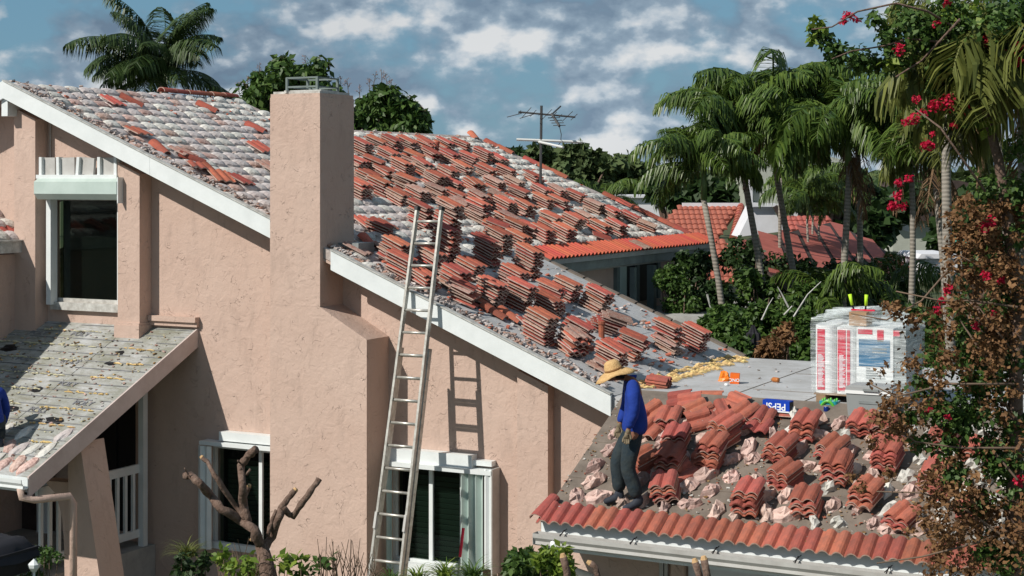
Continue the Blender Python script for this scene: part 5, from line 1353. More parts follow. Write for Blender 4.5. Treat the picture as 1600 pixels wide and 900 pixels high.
def pp(label, bx, by, tx, ty, D, r=.11, nf=15, lean=0, dead=0, seed=0, fr=XMAS, dt=0, scale=1.0, cs=True, bD=None):
    r *= .66; scale *= .97; ty += 40; b = dep(bx, by, D); q = dep(tx, ty, D+dt)
    d = (q-b); base = b-d*(b.z/d.z) if d.z else b
    # keep the visible lean, flatten the part below the roof line
    base = Vector((lerp(b, base, .5).x, lerp(b, base, .5).y, 0))
    palm(label, base, q, r, r*.66, fr, nf, lean, G1, dead, cs, seed=seed, scale=scale)
pp('leftmost leaning palm in front of the neighbour roof', 1150, 540, 1100, 268, 30, .12, 23, 0, 0, 1, scale=.74)
pp('dark trunked palm crossing the white gable', 1206, 560, 1160, 205, 31, .13, 26, .25, 1, 2, scale=.95)
pp('palm with long curved trunk right of the white gable', 1257, 568, 1206, 172, 32, .125, 26, .3, 1, 3)
pp('thin pale trunked palm between two thicker palms', 1222, 420, 1219, 235, 37, .085, 18, 0, 0, 4, scale=.85)
pp('straight palm directly behind the wrapped pallet', 1317, 486, 1325, 215, 30, .13, 26, 0, 3, 5, scale=1.05)
pp('palm leaning left behind the right half of the pallet', 1356, 480, 1338, 185, 32, .12, 23, -.1, 3, 6, scale=1.05)
pp('tall palm just right of the wrapped pallet', 1424, 560, 1424, 205, 29, .11, 21, 0, 2, 7, scale=.9)
pp('palm with hanging dead fronds at the right', 1480, 520, 1462, 225, 28, .11, 20, .1, 5, 8, scale=.8, fr=OLIV)
pp('far right palm trunk among brown leaves', 1592, 520, 1560, 130, 24, .11, 23, 0, 3, 9, fr=OLIV)
for i, (x0, x1, y) in enumerate(((1262, 1262, 300), (1279, 1281, 310), (1271, 1271, 290))):
    pp(['thin dark palm stem left of three before the arched window', 'thin dark palm stem right of three before the arched window', 'middle thin palm stem before the arched window'][i], x0, 420, x1, y, 40+i, .06, 9, 0, 0, 20+i, scale=.7)
# coconut palm behind the left roof
D = 52; q = dep(252, 118, D); rx = Vector((C_, S_, 0))
azr = math.atan2(S_, C_)
sp = [(azr+.15, 1.35, .95), (azr+math.pi, 1.35, 1.0), (azr-.9, 1.05, .9), (azr+math.pi+.7, 1.05, 1.0), (azr+1.6, 1.35, .9), (azr-.1, 1.05, .95), (azr+math.pi-.15, .75, 1.02), (azr+math.pi+.1, 1.05, .98), (azr+math.pi-.5, .4, .9), (azr+.2, .4, .7),
      (azr+.05, .0, .98), (azr+math.pi+.3, .75, .85), (azr-1.5, 1.05, .8), (azr-1.6, .75, .85), (azr-2.0, .75, .9), (azr-1.0, .4, .7), (azr+1.2, .75, .9), (azr+2.2, .4, .8), (azr-2.6, 1.35, .9), (azr-.5, 1.35, .9), (azr+math.pi, .0, .6), (azr-1.2, 1.35, 1.0), (azr+2.0, 1.35, 1.0), (azr+.6, 1.35, .95), (azr-.75, .75, .9), (azr+math.pi-.9, .75, .95), (azr-2.3, 1.05, .95), (azr+math.pi+1.0, .4, .8), (azr-1.3, .4, .7)]
palm('big coconut palm rising behind the ridge of the left roof', (q.x+1, q.y, 0), q, .2, .16, COCO, len(sp), 0, None, 0, False, 'coconut_palm', sp, 31, .84)
# young palm fronds by the far eave and in the hedge
for (x, y, D, s_, lab) in ((945, 312, 48, .75, 'small palm with upright fronds behind the far eave'), (1292, 455, 30, .7, 'low palm growing in the hedge left of the pallet'), (1395, 440, 33, .8, 'low palm behind the pallet at the neighbour eave')):
    b = dep(x, y, D); palm(lab, (b.x, b.y, 0), (b.x, b.y, b.z-.2), .07, .06, XMAS, 9, 0, 'low palms', 0, False, seed=int(x), scale=s_)

# ================================================================ BROADLEAF TREES
def tree(label, base, clumps, size, mat, trunk, name='tree', seed=0, group=None, kind_extra=None, cat='tree', elong=1.6, droop=.3, dark=True, limbs=True, shell=.5):
    t_ = thing(name, label, cat, base, group); base = Vector(base)
    g = random.Random(seed)
    mb = MB(); cs = [Vector(c[0]) for c in clumps]; cen = sum(cs, Vector())/len(cs); zb = min(c.z for c in cs)
    fork = Vector((base.x*.7+cen.x*.3, base.y*.7+cen.y*.3, base.z+(zb-base.z)*.7))
    mb.tube([base, lerp(base, fork, .5)+Vector((.05, 0, 0)), fork], [trunk*1.25, trunk, trunk*.8], 8); mb.build('trunk', 'bark', t_, smooth=True)
    if limbs:
        mb = MB()
        for c in cs: m = lerp(fork, c, .5)+Vector((g.uniform(-.2, .2), g.uniform(-.2, .2), g.uniform(0, .2))); mb.tube([fork, m, c], [trunk*.5, trunk*.28, trunk*.08], 6)
        mb.build('limb', 'bark', t_, smooth=True)
    leaves('crown', clumps, size, mat, seed, t_, elong=elong, droop=droop, shell=shell)
    return t_
def C(x, y, D, rpx, n, ry=None, dd=1.0):
    """clump seen at pixel x,y at distance D with radius in photo pixels"""
    r = rpx/FPX*D; rz = (ry or rpx)/FPX*D
    return (tuple(dep(x, y, D)), (r, r*dd, rz), n)
D = 44
def sub(cl, k, seed, f=.45):
    """break each clump up into smaller leaf clumps on its surface so light and dark pockets form"""
    g = random.Random(seed); out = []
    for c, r, n in cl:
        out.append((c, tuple(q*.72 for q in r), int(n*.25)))
        for i in range(k):
            d = Vector((g.gauss(0, 1), g.gauss(0, 1), g.gauss(0, 1))).normalized(); rr = g.uniform(.62, .95)
            s = f*g.uniform(.65, 1.2); out.append((tuple(c[j]+d[j]*r[j]*rr for j in range(3)), tuple(q*s for q in r), int(n*.75/k)))
    return out
cl = [C(400, 150, D, 34, 1500), C(445, 130, D, 36, 1700), C(495, 135, D, 36, 1700), C(525, 165, D+1, 26, 1100), C(430, 185, D, 50, 2200, 32), C(375, 175, D, 20, 700), C(520, 200, D, 40, 1500)]
tree('large dark green mango tree directly behind the chimney', (dep(450, 200, D).x, dep(450, 200, D).y, 0), sub(cl, 9, 1), .115, 'leaf_green', .2, 'mango_tree', 41, elong=2.0, droop=.7)
cl2 = [C(597, 150, D, 26, 1300, 30), C(580, 185, D, 30, 1500), C(625, 185, D, 34, 1700), C(652, 190, D, 20, 800), C(600, 215, D, 50, 1500, 20), C(560, 180, D, 14, 400)]
tree('smaller mango tree right of the chimney behind the ridge', (dep(600, 200, D).x, dep(600, 200, D).y, 0), sub(cl2, 9, 2), .115, 'leaf_green', .16, 'mango_tree', 42, elong=2.0, droop=.7)
g = random.Random(8)
for nm, xs_ in (('left', [(385, 118), (408, 98), (420, 95), (445, 88), (458, 92), (478, 86), (500, 88), (515, 96), (530, 118), (545, 122), (375, 128), (492, 92), (432, 96)]), ('right', [(575, 122), (585, 112), (595, 108), (605, 114), (612, 124), (640, 150), (652, 158), (660, 165), (628, 145), (560, 132)])):
    mb = MB(); cc = []
    par = [o for o in COL.objects if o.name.startswith('mango_tree')][0 if nm == 'left' else 1]
    for x, y in xs_:
        b = dep(x+g.uniform(-3, 3), y+26, D); tt = dep(x+g.uniform(-4, 4), y, D); mb.tube([b, tt], [.012, .006], 4)
        for k in range(6): q = lerp(b, tt, .35+.65*k/6); v = Vector((g.uniform(-1, 1), g.uniform(-1, 1), .5)).normalized()*.14*(1.2-k/7); mb.tube([q, q+v], [.007, .004], 3); cc.append((tuple(q+v*.8), (.05, .05, .05), 9))
    mb.build('flower_stalk', 'twig', par, kind='stuff'); leaves('flower_panicle', cc, .018, 'panicle', 5, par)
# far trees on the horizon
def far(label, specs, D, seed, mat='leaf_far', size=.32, gname='far trees beyond the red roof'):
    cl = [C(x, y, D, r, n, r*.55) for x, y, r, n in specs]
    b = dep(specs[0][0], 300, D); tree(label, (b.x, b.y, 0), sub(cl, 7, seed, .5), size, mat, .3, 'tree', seed, gname, elong=1.3, droop=.1)
far('dark small tree poking over the ridge left of the aerial mast', [(808, 242, 18, 600), (825, 250, 18, 500)], 95, 51, 'leaf_dark')
far('broad flat crowned tree around the aerial mast', [(850, 245, 26, 1000), (835, 265, 30, 900), (872, 270, 26, 800)], 85, 52)
far('wide spreading tree right of the aerial with layered crown', [(905, 248, 30, 1200), (940, 258, 30, 1100), (900, 275, 32, 1000), (930, 290, 40, 1200), (895, 235, 16, 400)], 80, 53)
far('rounded far tree before the palms', [(975, 262, 26, 1000), (1000, 272, 22, 700), (985, 290, 34, 1100), (1025, 285, 26, 800)], 82, 54)
far('pale far tree in the gap between palms on the right', [(1380, 290, 34, 900), (1430, 296, 30, 900), (1470, 300, 40, 1000)], 90, 55)
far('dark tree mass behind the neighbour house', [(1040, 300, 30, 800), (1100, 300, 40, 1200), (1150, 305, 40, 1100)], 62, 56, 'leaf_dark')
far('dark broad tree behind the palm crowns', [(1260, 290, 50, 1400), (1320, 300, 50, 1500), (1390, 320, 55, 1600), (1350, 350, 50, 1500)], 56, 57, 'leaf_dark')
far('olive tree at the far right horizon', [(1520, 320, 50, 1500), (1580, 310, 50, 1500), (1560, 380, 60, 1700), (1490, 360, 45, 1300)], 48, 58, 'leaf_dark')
# endless tree line to the horizon
g = np.random.default_rng(3); cl = []
for i in range(150):
    px = -260+i*14.5; D = g.uniform(115, 190); y = 283-g.uniform(0, 9); r = g.uniform(14, 24)
    cl.append(C(px, y+r*.3, D, r, 170, r*.5))
leaves('tree_line', cl, .9, 'leaf_far', 9, None, 'stuff', elong=1.2); tag(bpy.data.objects['tree_line'], 'distant line of trees along the horizon', 'trees')
# ================================================================ HEDGE behind the flat roof
def bush(label, specs, D, seed, mat='leaf_green', size=.07, name='shrub', group='shrubs behind the flat roof', dd=1.0, elong=1.7):
    cl = [C(x, y, D+dz, r, n, ry, dd) for x, y, r, ry, dz, n in specs]; b = dep(specs[0][0], 560, D)
    return tree(label, (b.x, b.y, 0), sub(cl, 8, seed, .42), size, mat, .06, name, seed, group, cat='shrub', elong=elong)
bush('fine leaved shrub beside the balcony post', [(1052, 440, 26, 34, 0, 2600), (1070, 480, 30, 30, 0, 2000)], 30, 61, size=.045)
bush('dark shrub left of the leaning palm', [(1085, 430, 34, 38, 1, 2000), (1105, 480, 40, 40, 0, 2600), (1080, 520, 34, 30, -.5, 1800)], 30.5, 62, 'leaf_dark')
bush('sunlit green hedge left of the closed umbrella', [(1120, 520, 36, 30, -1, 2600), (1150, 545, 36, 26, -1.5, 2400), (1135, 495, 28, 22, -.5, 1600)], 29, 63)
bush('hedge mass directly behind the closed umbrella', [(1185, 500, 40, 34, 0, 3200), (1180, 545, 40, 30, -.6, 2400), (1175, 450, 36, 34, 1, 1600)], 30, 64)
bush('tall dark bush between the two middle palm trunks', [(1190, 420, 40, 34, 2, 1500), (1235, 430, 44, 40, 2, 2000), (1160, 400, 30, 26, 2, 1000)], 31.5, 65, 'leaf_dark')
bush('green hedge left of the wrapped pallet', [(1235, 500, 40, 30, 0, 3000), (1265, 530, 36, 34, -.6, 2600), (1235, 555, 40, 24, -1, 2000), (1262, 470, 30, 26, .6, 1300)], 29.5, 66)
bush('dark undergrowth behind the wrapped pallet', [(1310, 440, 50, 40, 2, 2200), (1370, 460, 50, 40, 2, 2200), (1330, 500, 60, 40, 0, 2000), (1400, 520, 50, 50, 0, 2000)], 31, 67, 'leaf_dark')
bush('green bush right of the wrapped pallet', [(1440, 510, 36, 40, 0, 2600), (1425, 560, 34, 30, -.8, 2000), (1480, 540, 40, 44, -.5, 2400)], 28, 68)
bush('reddish tinged bush at the foot of the hedge', [(1205, 545, 22, 18, -1.4, 900), (1230, 520, 16, 14, -1.2, 500)], 28, 69, 'leaf_brown', .06)
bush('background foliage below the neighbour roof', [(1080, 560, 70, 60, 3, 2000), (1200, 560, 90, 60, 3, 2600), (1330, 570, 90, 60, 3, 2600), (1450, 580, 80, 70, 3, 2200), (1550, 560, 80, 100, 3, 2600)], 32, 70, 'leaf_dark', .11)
mb = MB(); g = random.Random(12)
bw = thing('bare_branches', 'bare pale twigs sticking out of the hedge left of the pallet', 'branches', dep(1240, 520, 28.5))
for pts in ([(1240, 495), (1262, 460), (1283, 440)], [(1232, 480), (1222, 460), (1215, 448)], [(1190, 500), (1200, 478), (1208, 465)], [(1105, 460), (1110, 480), (1125, 490)], [(1225, 492), (1238, 478)]):
    mb.tube([dep(x, y, 28.6) for x, y in pts], [.02, .013, .007][:len(pts)], 5)
mb.build('twig', 'dirty_white', bw, kind='stuff')

# ================================================================ NEIGHBOUR HOUSES
nh = thing('neighbour_house', 'neighbour house with clean red tile roof and white gable', 'house', dep(1180, 420, 46))
def plane_from(p, n): n = Vector(n).normalized(); return (n.x, n.y, n.z, n.dot(p))
rightv = Vector((C_, S_, 0)); fwd = Vector((-S_, C_, 0))
pA = dep(1110, 322, 50); sA = (-fwd*.95+Vector((0, 0, 0))).normalized()
nA = Vector((fwd.x*-.42, fwd.y*-.42, 1)); PA = plane_from(pA, nA)
def roofpatch(px, P, name, rowdir, par, course=.34, wid=.25, mat='neigh_tile', amp=.05, lift0=.035, gap=-.04):
    """real tiled surface: base slab + rows of arched tiles with stepped noses"""
    pts = [on(x, y, P) for x, y in px]; n = Vector(P[:3]); u = Vector(rowdir); u = (u-n*u.dot(n)).normalized(); v = n.cross(u)
    if v.z > 0: v = -v          # v runs down the slope
    mb = MB(); mb.prism([tuple(p-n*.02) for p in pts], tuple(-n*.12), 1 if gap > 0 else 0)
    o = pts[0]; q2 = [((p-o).dot(u), (p-o).dot(v)) for p in pts]
    def inside(a, b):
        c = False; j = len(q2)-1
        for i in range(len(q2)):
            if (q2[i][1] > b) != (q2[j][1] > b) and a < (q2[j][0]-q2[i][0])*(b-q2[i][1])/(q2[j][1]-q2[i][1])+q2[i][0]: c = not c
            j = i
        return c
    u0, u1 = min(a for a, b in q2), max(a for a, b in q2); v0, v1 = min(b for a, b in q2), max(b for a, b in q2)
    b = v0; 
    while b < v1:
        a = u0
        while a < u1:
            if inside(a+wid/2, b+course/2):
                vs = []
                for (bb, lift) in ((b, 0), (b+course-gap, lift0)):
                    for k in range(5): vs.append(tuple(o+u*(a+wid*k/4)+v*bb+n*(lift+amp*math.sin(math.pi*k/4))))
                f = [(k, k+1, 6+k, 5+k) for k in range(4)]
                b0 = o+v*(b+course-gap)
                vs += [tuple(o+u*a+v*(b+course-gap)), tuple(o+u*(a+wid)+v*(b+course-gap))]; f += [(5, 6, 11, 10), (6, 7, 8, 11), (8, 9, 11)] if False else [(5, 6, 7, 8, 9, 11, 10)]
                mb.add(vs, f)
            a += wid
        b += course
    return mb.build(name, [mat, 'roof_brown'], par, kind='stuff')
roofpatch([(1068, 321), (1157, 321), (1118, 372), (1200, 402), (1230, 440), (1010, 440), (1028, 368), (1046, 335)], PA, 'roof_tile', rightv, nh, course=.36, wid=.17, amp=.028)
mb = MB(); a = dep(1066, 320, 50); b = dep(1158, 320, 50); mb.bar(a, b, .16, .12); mb.build('ridge_cap', 'wall_white', nh)
# barrel hip tiles beside the gable
hip = thing; pts = [on(1157, 322, PA, .06), on(1150, 342, PA, .08), on(1147, 366, PA, .06)]
a, b = on(1158, 321, PA, .08), on(1146, 371, PA, .08)
for i in range(12):
    c = lerp(a, b, i/12); d = lerp(a, b, (i+1.25)/12); mb = MB(); mb.tube([c, d], [.09, .13], 8); mb.build('hip_tile', 'neigh_tile', nh)
# white gable wall standing on the roof
gp_ = [dep(1154, 370, 45.6), dep(1227, 361, 45.6), dep(1206, 323, 45.6), dep(1177, 323, 45.6)]
mb = MB(); mb.prism(gp_, tuple(fwd*1.5)); mb.build('gable', 'wall_white', nh)
mb = MB(); mb.bar(dep(1170, 320, 45.5), dep(1211, 320, 45.5), .12, .1); mb.build('gable_cap', 'wall_white', nh)
mb = MB(); mb.bar(dep(1211, 322, 45.4), dep(1232, 362, 45.4), .16, .12); mb.build('gable_edge', 'roof_brown', nh)
# slope B
pB = dep(1292, 345, 47); rd = ray(1025, 280); rd.z = 0; rd.normalize(); out_ = Vector((rd.y, -rd.x, 0))
nB = Vector((out_.x*.30, out_.y*.30, 1)); PB = plane_from(pB, nB-Vector((rd.x, rd.y, 0))*.10)
roofpatch([(1150, 376), (1232, 362), (1300, 346), (1360, 375), (1422, 415), (1395, 450), (1240, 450), (1180, 400)], PB, 'roof_tile', rd, nh, course=.62, wid=.9, amp=.0, lift0=.015, gap=.13)
roofpatch([(1228, 338), (1290, 338), (1300, 347), (1236, 362)], plane_from(dep(1260, 345, 49), nA), 'roof_tile', rightv, nh, course=.34, wid=.17, amp=.028)
mb = MB(); mb.bar(dep(1376, 436, 44), dep(1394, 448, 43.5), .2, .14); mb.build('fascia', 'wall_white', nh)
mb = MB(); c = dep(1180, 420, 49); c.z = 0
for X0_, X1_ in ((-3.5, 3.8),):
    a = c+rightv*X0_; b = c+rightv*X1_; mb.prism([tuple(a), tuple(b), tuple(b+Vector((0, 0, 3.4))), tuple(a+Vector((0, 0, 3.4)))], tuple(fwd*5))
mb.build('wall', 'wall_pale', nh)
# pale house with an arched window behind
ph = thing('pale_house', 'pale two storey house with arched window behind the palms', 'house', dep(1250, 300, 60))
def quadwall(pts, D, th, mat, name, par): mb = MB(); mb.prism([dep(x, y, D) for x, y in pts], tuple(fwd*th)); return mb.build(name, mat, par)
quadwall([(1163, 330), (1320, 336), (1320, 250), (1240, 232), (1163, 262)], 60, 4, 'wall_pale', 'wall', ph)
quadwall([(1166, 322), (1176, 322), (1176, 262), (1166, 262)], 59.8, .1, 'wall_white', 'corner_trim', ph)
quadwall([(1236, 341), (1301, 341), (1301, 252), (1236, 252)], 59.6, .15, 'wall_white', 'window_surround', ph)
arch = [(1247, 341), (1285, 341)]+[(1266+19*math.cos(math.pi*k/8), 331-22*math.sin(math.pi*k/8)) for k in range(9)]
quadwall(arch, 59.4, .1, 'black', 'arched_window', ph)
quadwall([(1170, 316), (1232, 319), (1232, 321.5), (1170, 318.5)], 59.7, .2, 'wall_white', 'ledge', ph)
sr = dep(1345, 340, 52)
quadwall([(1286, 305), (1345, 330), (1420, 352), (1420, 362), (1345, 345), (1286, 315)], 56, .3, 'wall_white', 'fascia', ph)
dh = thing('dark_roofed_house', 'dark brown roofed house half hidden behind right palms', 'house', dep(1440, 340, 66))
quadwall([(1390, 345), (1560, 345), (1560, 300), (1500, 282), (1420, 282)], 66, 5, 'roof_brown', 'roof', dh)
quadwall([(1395, 400), (1560, 400), (1560, 345), (1395, 345)], 66.5, 4, 'wall_pale', 'wall', dh)
sh = thing('white_block', 'small bluish white shed behind the right palm trunks', 'block', dep(1465, 430, 40))  # plain block standing in for an indistinct vehicle-like white shape
quadwall([(1437, 440), (1496, 440), (1496, 402), (1437, 402)], 40, 2, 'wall_white', 'wall', sh); quadwall([(1434, 404), (1500, 404), (1494, 397), (1440, 397)], 39.9, 2.2, 'wall_white', 'roof', sh)
um2 = thing('teal_parasol', 'faded teal parasol in the garden on the far right', 'parasol', dep(1500, 372, 38))
c = dep(1502, 372, 38); mb = MB(); mb.lathe((c.x, c.y, c.z-.1), [(.3, 0), (.28, .03), (.02, .2)], 8); mb.build('canopy', 'teal', um2); mb = MB(); mb.tube([(c.x, c.y, 0), (c.x, c.y, c.z)], .02, 6); mb.build('pole', 'alu', um2)
wh = thing('white_building', 'low white building just beyond the red ridge end', 'building', dep(1000, 320, 70)); quadwall([(972, 345), (1040, 345), (1040, 307), (972, 307)], 70, 3, 'wall_white', 'wall', wh)
quadwall([(968, 309), (1044, 309), (1044, 305), (968, 305)], 69.8, 3.4, 'wall_white', 'parapet', wh)

# ================================================================ BOUGAINVILLEA and companions, near right
bo_ = thing('bougainvillea', 'huge half dried bougainvillea with magenta flowers climbing at the right', 'tree', (dep(1570, 900, 14.5).x, dep(1570, 900, 14.5).y, 0))
D = 14.5; base = Vector(bo_.location)
mb = MB()
mb.tube([base, dep(1585, 700, D), dep(1590, 450, D), dep(1560, 250, D), dep(1520, 100, D), dep(1480, 10, D)], [.09, .07, .06, .045, .03, .02], 9); mb.build('trunk', 'bark', bo_, smooth=True)
limbs = [[(1520, 60), (1450, 18), (1400, 5), (1340, 18), (1300, 42), (1268, 46)], [(1500, 70), (1420, 60), (1380, 72), (1330, 80), (1300, 92)], [(1590, 450), (1500, 400), (1440, 470), (1385, 500), (1330, 490)], [(1585, 600), (1480, 600), (1400, 620), (1360, 600)],
 [(1590, 480), (1520, 470), (1470, 470), (1400, 455)], [(1590, 700), (1500, 700), (1430, 690), (1380, 650)], [(1585, 850), (1500, 790), (1440, 770), (1370, 768)], [(1540, 300), (1470, 200), (1430, 170)], [(1580, 650), (1540, 560), (1500, 500)], [(1590, 750), (1540, 690), (1530, 620)], [(1500, 30), (1440, 95), (1400, 120)],
 [(1590, 560), (1530, 480), (1600, 440)], [(1575, 830), (1520, 850), (1440, 870), (1370, 880)]]
for l in limbs:
    mb = MB(); k = len(l); gg = random.Random(l[0][0]+l[-1][1]); mb.tube([dep(x, y, D-.5*gg.random()) for x, y in l], [.008*(1-i/k)+.004 for i in range(k)], 6); mb.build('branch', 'bark' if l[-1][1] < 200 else 'twig', bo_, smooth=True)
gr2 = [ # green leaves  x,y,r,n
(1275,48,10,40),(1290,60,14,70),(1310,80,18,110),(1340,92,22,150),(1365,100,14,90),(1300,95,12,60),(1390,60,22,150),(1420,30,26,180),(1370,30,16,60),(1400,90,26,180),(1450,50,34,320),(1500,50,44,520),(1560,50,50,700),(1480,110,34,300),(1540,110,36,220),(1590,100,40,200),
(1510,170,30,120),(1590,230,30,90),(1460,130,22,70),(1540,290,30,120),(1590,300,30,150),(1500,130,26,120),(1470,560,26,110),(1510,520,24,110),(1560,470,26,120),(1440,600,20,80),(1590,660,26,120),(1490,640,30,160),(1560,600,26,120),(1530,790,26,110),(1590,860,24,110),(1540,405,24,90),(1440,690,18,60),(1585,372,20,110),(1590,20,40,400),(1480,8,30,200),(1500,665,30,240),(1530,640,30,240),(1490,740,24,160),(1550,700,30,200),(1460,640,22,150),(1590,720,30,200),(1420,650,14,70),(1540,860,26,160),(1570,440,26,160),(1520,600,26,180),(1480,700,18,80),(1560,735,26,130),(1590,770,22,120),(1570,880,26,150),(1550,850,18,80),(1510,560,18,60),(1545,590,20,80),(1440,180,14,60),(1590,560,20,80),(1495,480,18,60)]
leaves('green_leaves', [C(x, y, D+.0, r, int(n*1.5), None, 1.6) for x, y, r, n in gr2], .042, 'leaf_green', 71, bo_, elong=1.5, droop=.35, shell=.6)
leaves('young_leaves', [C(x, y, D-.1, r, n) for x, y, r, n in ((1272, 34, 7, 14), (1270, 62, 8, 18), (1283, 38, 8, 16), (1395, 98, 14, 30), (1480, 30, 20, 50), (1490, 90, 20, 50), (1520, 20, 20, 60), (1545, 195, 14, 20))], .052, 'leaf_bright', 72, bo_)
g = random.Random(77); br = []
for k in range(235):       # dried mass thins out to the left
    y = g.uniform(310, 905); xl = 1470 if y < 480 else 1440 if y < 560 else 1400 if y < 700 else 1430
    if 590 < y < 700: xl = 1385
    x = g.uniform(xl, 1620); x = x+(1620-x)*g.random()*.15
    br.append((x, y, g.uniform(8, 30), 30))
br += [(1400, 485, 16, 60), (1425, 500, 20, 80), (1385, 478, 10, 30), (1390, 630, 20, 90), (1375, 650, 18, 80), (1400, 670, 24, 110), (1365, 690, 14, 40), (1390, 740, 14, 40), (1345, 760, 10, 26), (1330, 745, 9, 20), (1450, 750, 20, 60), (1420, 830, 10, 20), (1376, 582, 8, 14), (1385, 570, 6, 8), (1365, 598, 7, 10),
       (1500, 370, 24, 120), (1545, 340, 30, 200), (1590, 330, 26, 160), (1520, 430, 30, 200), (1570, 420, 34, 260), (1590, 480, 30, 200), (1555, 520, 34, 240), (1480, 560, 24, 120), (1540, 800, 30, 160), (1590, 840, 34, 200), (1500, 830, 26, 120), (1470, 860, 20, 80), (1570, 650, 30, 160)]
leaves('dried_leaves', [C(x, y, D+g.uniform(-.5, .5), r, int(n*1.45), None, 1.5) for x, y, r, n in br], .033, 'leaf_brown', 73, bo_, elong=1.4, droop=.2, shell=.7)
fl = [(1325,25,8,22),(1318,33,6,14),(1337,30,6,12),(1405,76,9,20),(1480,2,6,10),(1462,38,6,8),(1545,65,9,18),(1575,90,14,36),(1590,70,10,22),(1525,145,8,18),(1480,160,14,44),(1460,165,10,24),(1432,155,7,16),(1428,185,10,24),(1415,190,7,12),(1440,176,7,12),(1510,170,10,26),(1445,225,9,24),(1455,228,6,12),(1458,210,4,6),(1405,285,6,18),(1420,278,6,12),(1403,305,7,18),(1395,322,8,22),(1410,322,6,14),(1490,195,5,8),
 (1540,355,10,26),(1550,345,8,14),(1480,452,10,22),(1465,485,8,18),(1472,470,6,12),(1540,430,8,14),(1565,435,9,18),(1525,508,6,12),(1553,490,5,10),(1590,750,9,24),(1450,640,4,6),(1480,650,5,8),(1540,430,6,10),(1590,95,10,24)]
leaves('flowers', [C(x, y, D-.3, r*.95, int(n*2.6)) for x, y, r, n in fl], .028, 'flower_red', 74, bo_, elong=1.1, droop=.1)
# drooping palm crowns mixed in at the upper right
for i, (x, y, D2, nf, lab, s_) in enumerate(((1480, 50, 26, 24, 'olive palm crown hanging behind the bougainvillea flowers', .75), (1592, 120, 15.0, 32, 'large drooping olive palm crown on the far right', .92))):
    b = dep(x, y, D2); palm(lab, (b.x+.05, b.y, 0), b, (.09, .05)[i], (.07, .04)[i], OLIV, nf, 0, 'olive palms at the right', 2, False, seed=80+i, scale=s_)

# ================================================================ FOREGROUND
pt_ = thing('pruned_tree', 'hard pruned bare tree with cut stumps in front of the lower left window', 'tree', (dep(428, 900, 15.6).x, dep(428, 900, 15.6).y, 0))
D = 15.6; g = random.Random(15)
mb = MB(); bs = Vector(pt_.location)
mb.tube([bs, dep(425, 930, D), dep(418, 890, D), dep(408, 850, D)], [.12, .095, .082, .062], 10); mb.build('trunk', 'bark', pt_, smooth=True)
brs = [([(408, 855), (397, 828), (375, 812), (345, 795), (330, 775), (312, 755), (297, 742), (288, 744)], .070, .040, 0), ([(383, 812), (372, 795), (352, 768), (335, 742), (324, 722), (316, 715)], .038, .026, 1), ([(388, 815), (380, 790), (379, 760), (376, 728), (388, 712), (400, 702)], .052, .05, 0),
       ([(379, 782), (386, 768), (389, 760)], .03, .026, 1), ([(410, 860), (425, 838), (437, 805), (441, 792)], .060, .045, 0), ([(438, 795), (450, 778), (461, 766)], .038, .034, 1), ([(441, 792), (450, 803), (458, 806), (470, 790), (485, 768), (499, 748)], .042, .038, 0), ([(418, 838), (424, 818), (432, 797)], .028, .024, 0), ([(412, 848), (400, 842), (394, 843)], .028, .024, 1), ([(300, 750), (292, 738), (288, 731)], .01, .006, 0), ([(376, 735), (374, 724), (372, 720)], .018, .012, 0), ([(386, 742), (391, 733)], .016, .014, 0)]
for pts, r0, r1, cut in brs:
    r0 *= .76; r1 *= .80
    mb = MB(); n = len(pts); P3 = [dep(x, y, D+g.uniform(-.12, .12)*(0 if i == 0 else 1)) for i, (x, y) in enumerate(pts)]
    # densify with wobble for knotty bark
    pp3 = []; rr = []
    for i in range(n-1):
        for k in range(3):
            t = (i+k/3)/(n-1); pp3.append(lerp(P3[i], P3[i+1], k/3)+Vector((g.uniform(-.006, .006), 0, g.uniform(-.006, .006)))); rr.append((r0+(r1-r0)*t)*g.uniform(.84, 1.2))
    pp3.append(P3[-1]); rr.append(r1*1.05); mb.tube(pp3, rr, 9); b_ = mb.build('branch', 'bark', pt_, smooth=True)
    if cut:
        mb = MB(); d = (P3[-1]-P3[-2]).normalized(); mb.tube([P3[-1]+d*.001, P3[-1]+d*.022], [r1*1.08, r1*.8], 9); mb.build('cut_face', 'cut_wood', b_)
for i, (pts, r, D2, lab) in enumerate((([(888, 960), (886, 895), (880, 870)], .034, 14.2, 'thin pruned stump below the downspout'), ([(938, 960), (935, 905), (930, 885), (922, 880)], .028, 14.2, 'short curved pruned stump under the gutter'),
        ([(1096, 960), (1093, 900), (1086, 878)], .034, 14.2, 'left prong of cut trunks at the bottom centre right'), ([(1102, 960), (1105, 900), (1100, 874)], .036, 14.2, 'right prong of cut trunks at the bottom centre right'))):
    b = dep(*pts[0], D2); t_ = thing('pruned_stump', lab, 'stump', (b.x, b.y, 0), 'pruned stumps at the bottom edge')
    P3 = [Vector((b.x, b.y, 0))]+[dep(x, y, D2) for x, y in pts[1:]]; mb = MB(); mb.tube(P3, [r*1.2]+[r]*(len(P3)-1), 8); mb.build('trunk', 'bark', t_, smooth=True)
    d = (P3[-1]-P3[-2]).normalized(); mb = MB(); mb.tube([P3[-1], P3[-1]+d*.03], [r*.95, r*.6], 8); mb.build('cut_face', 'cut_wood', t_)
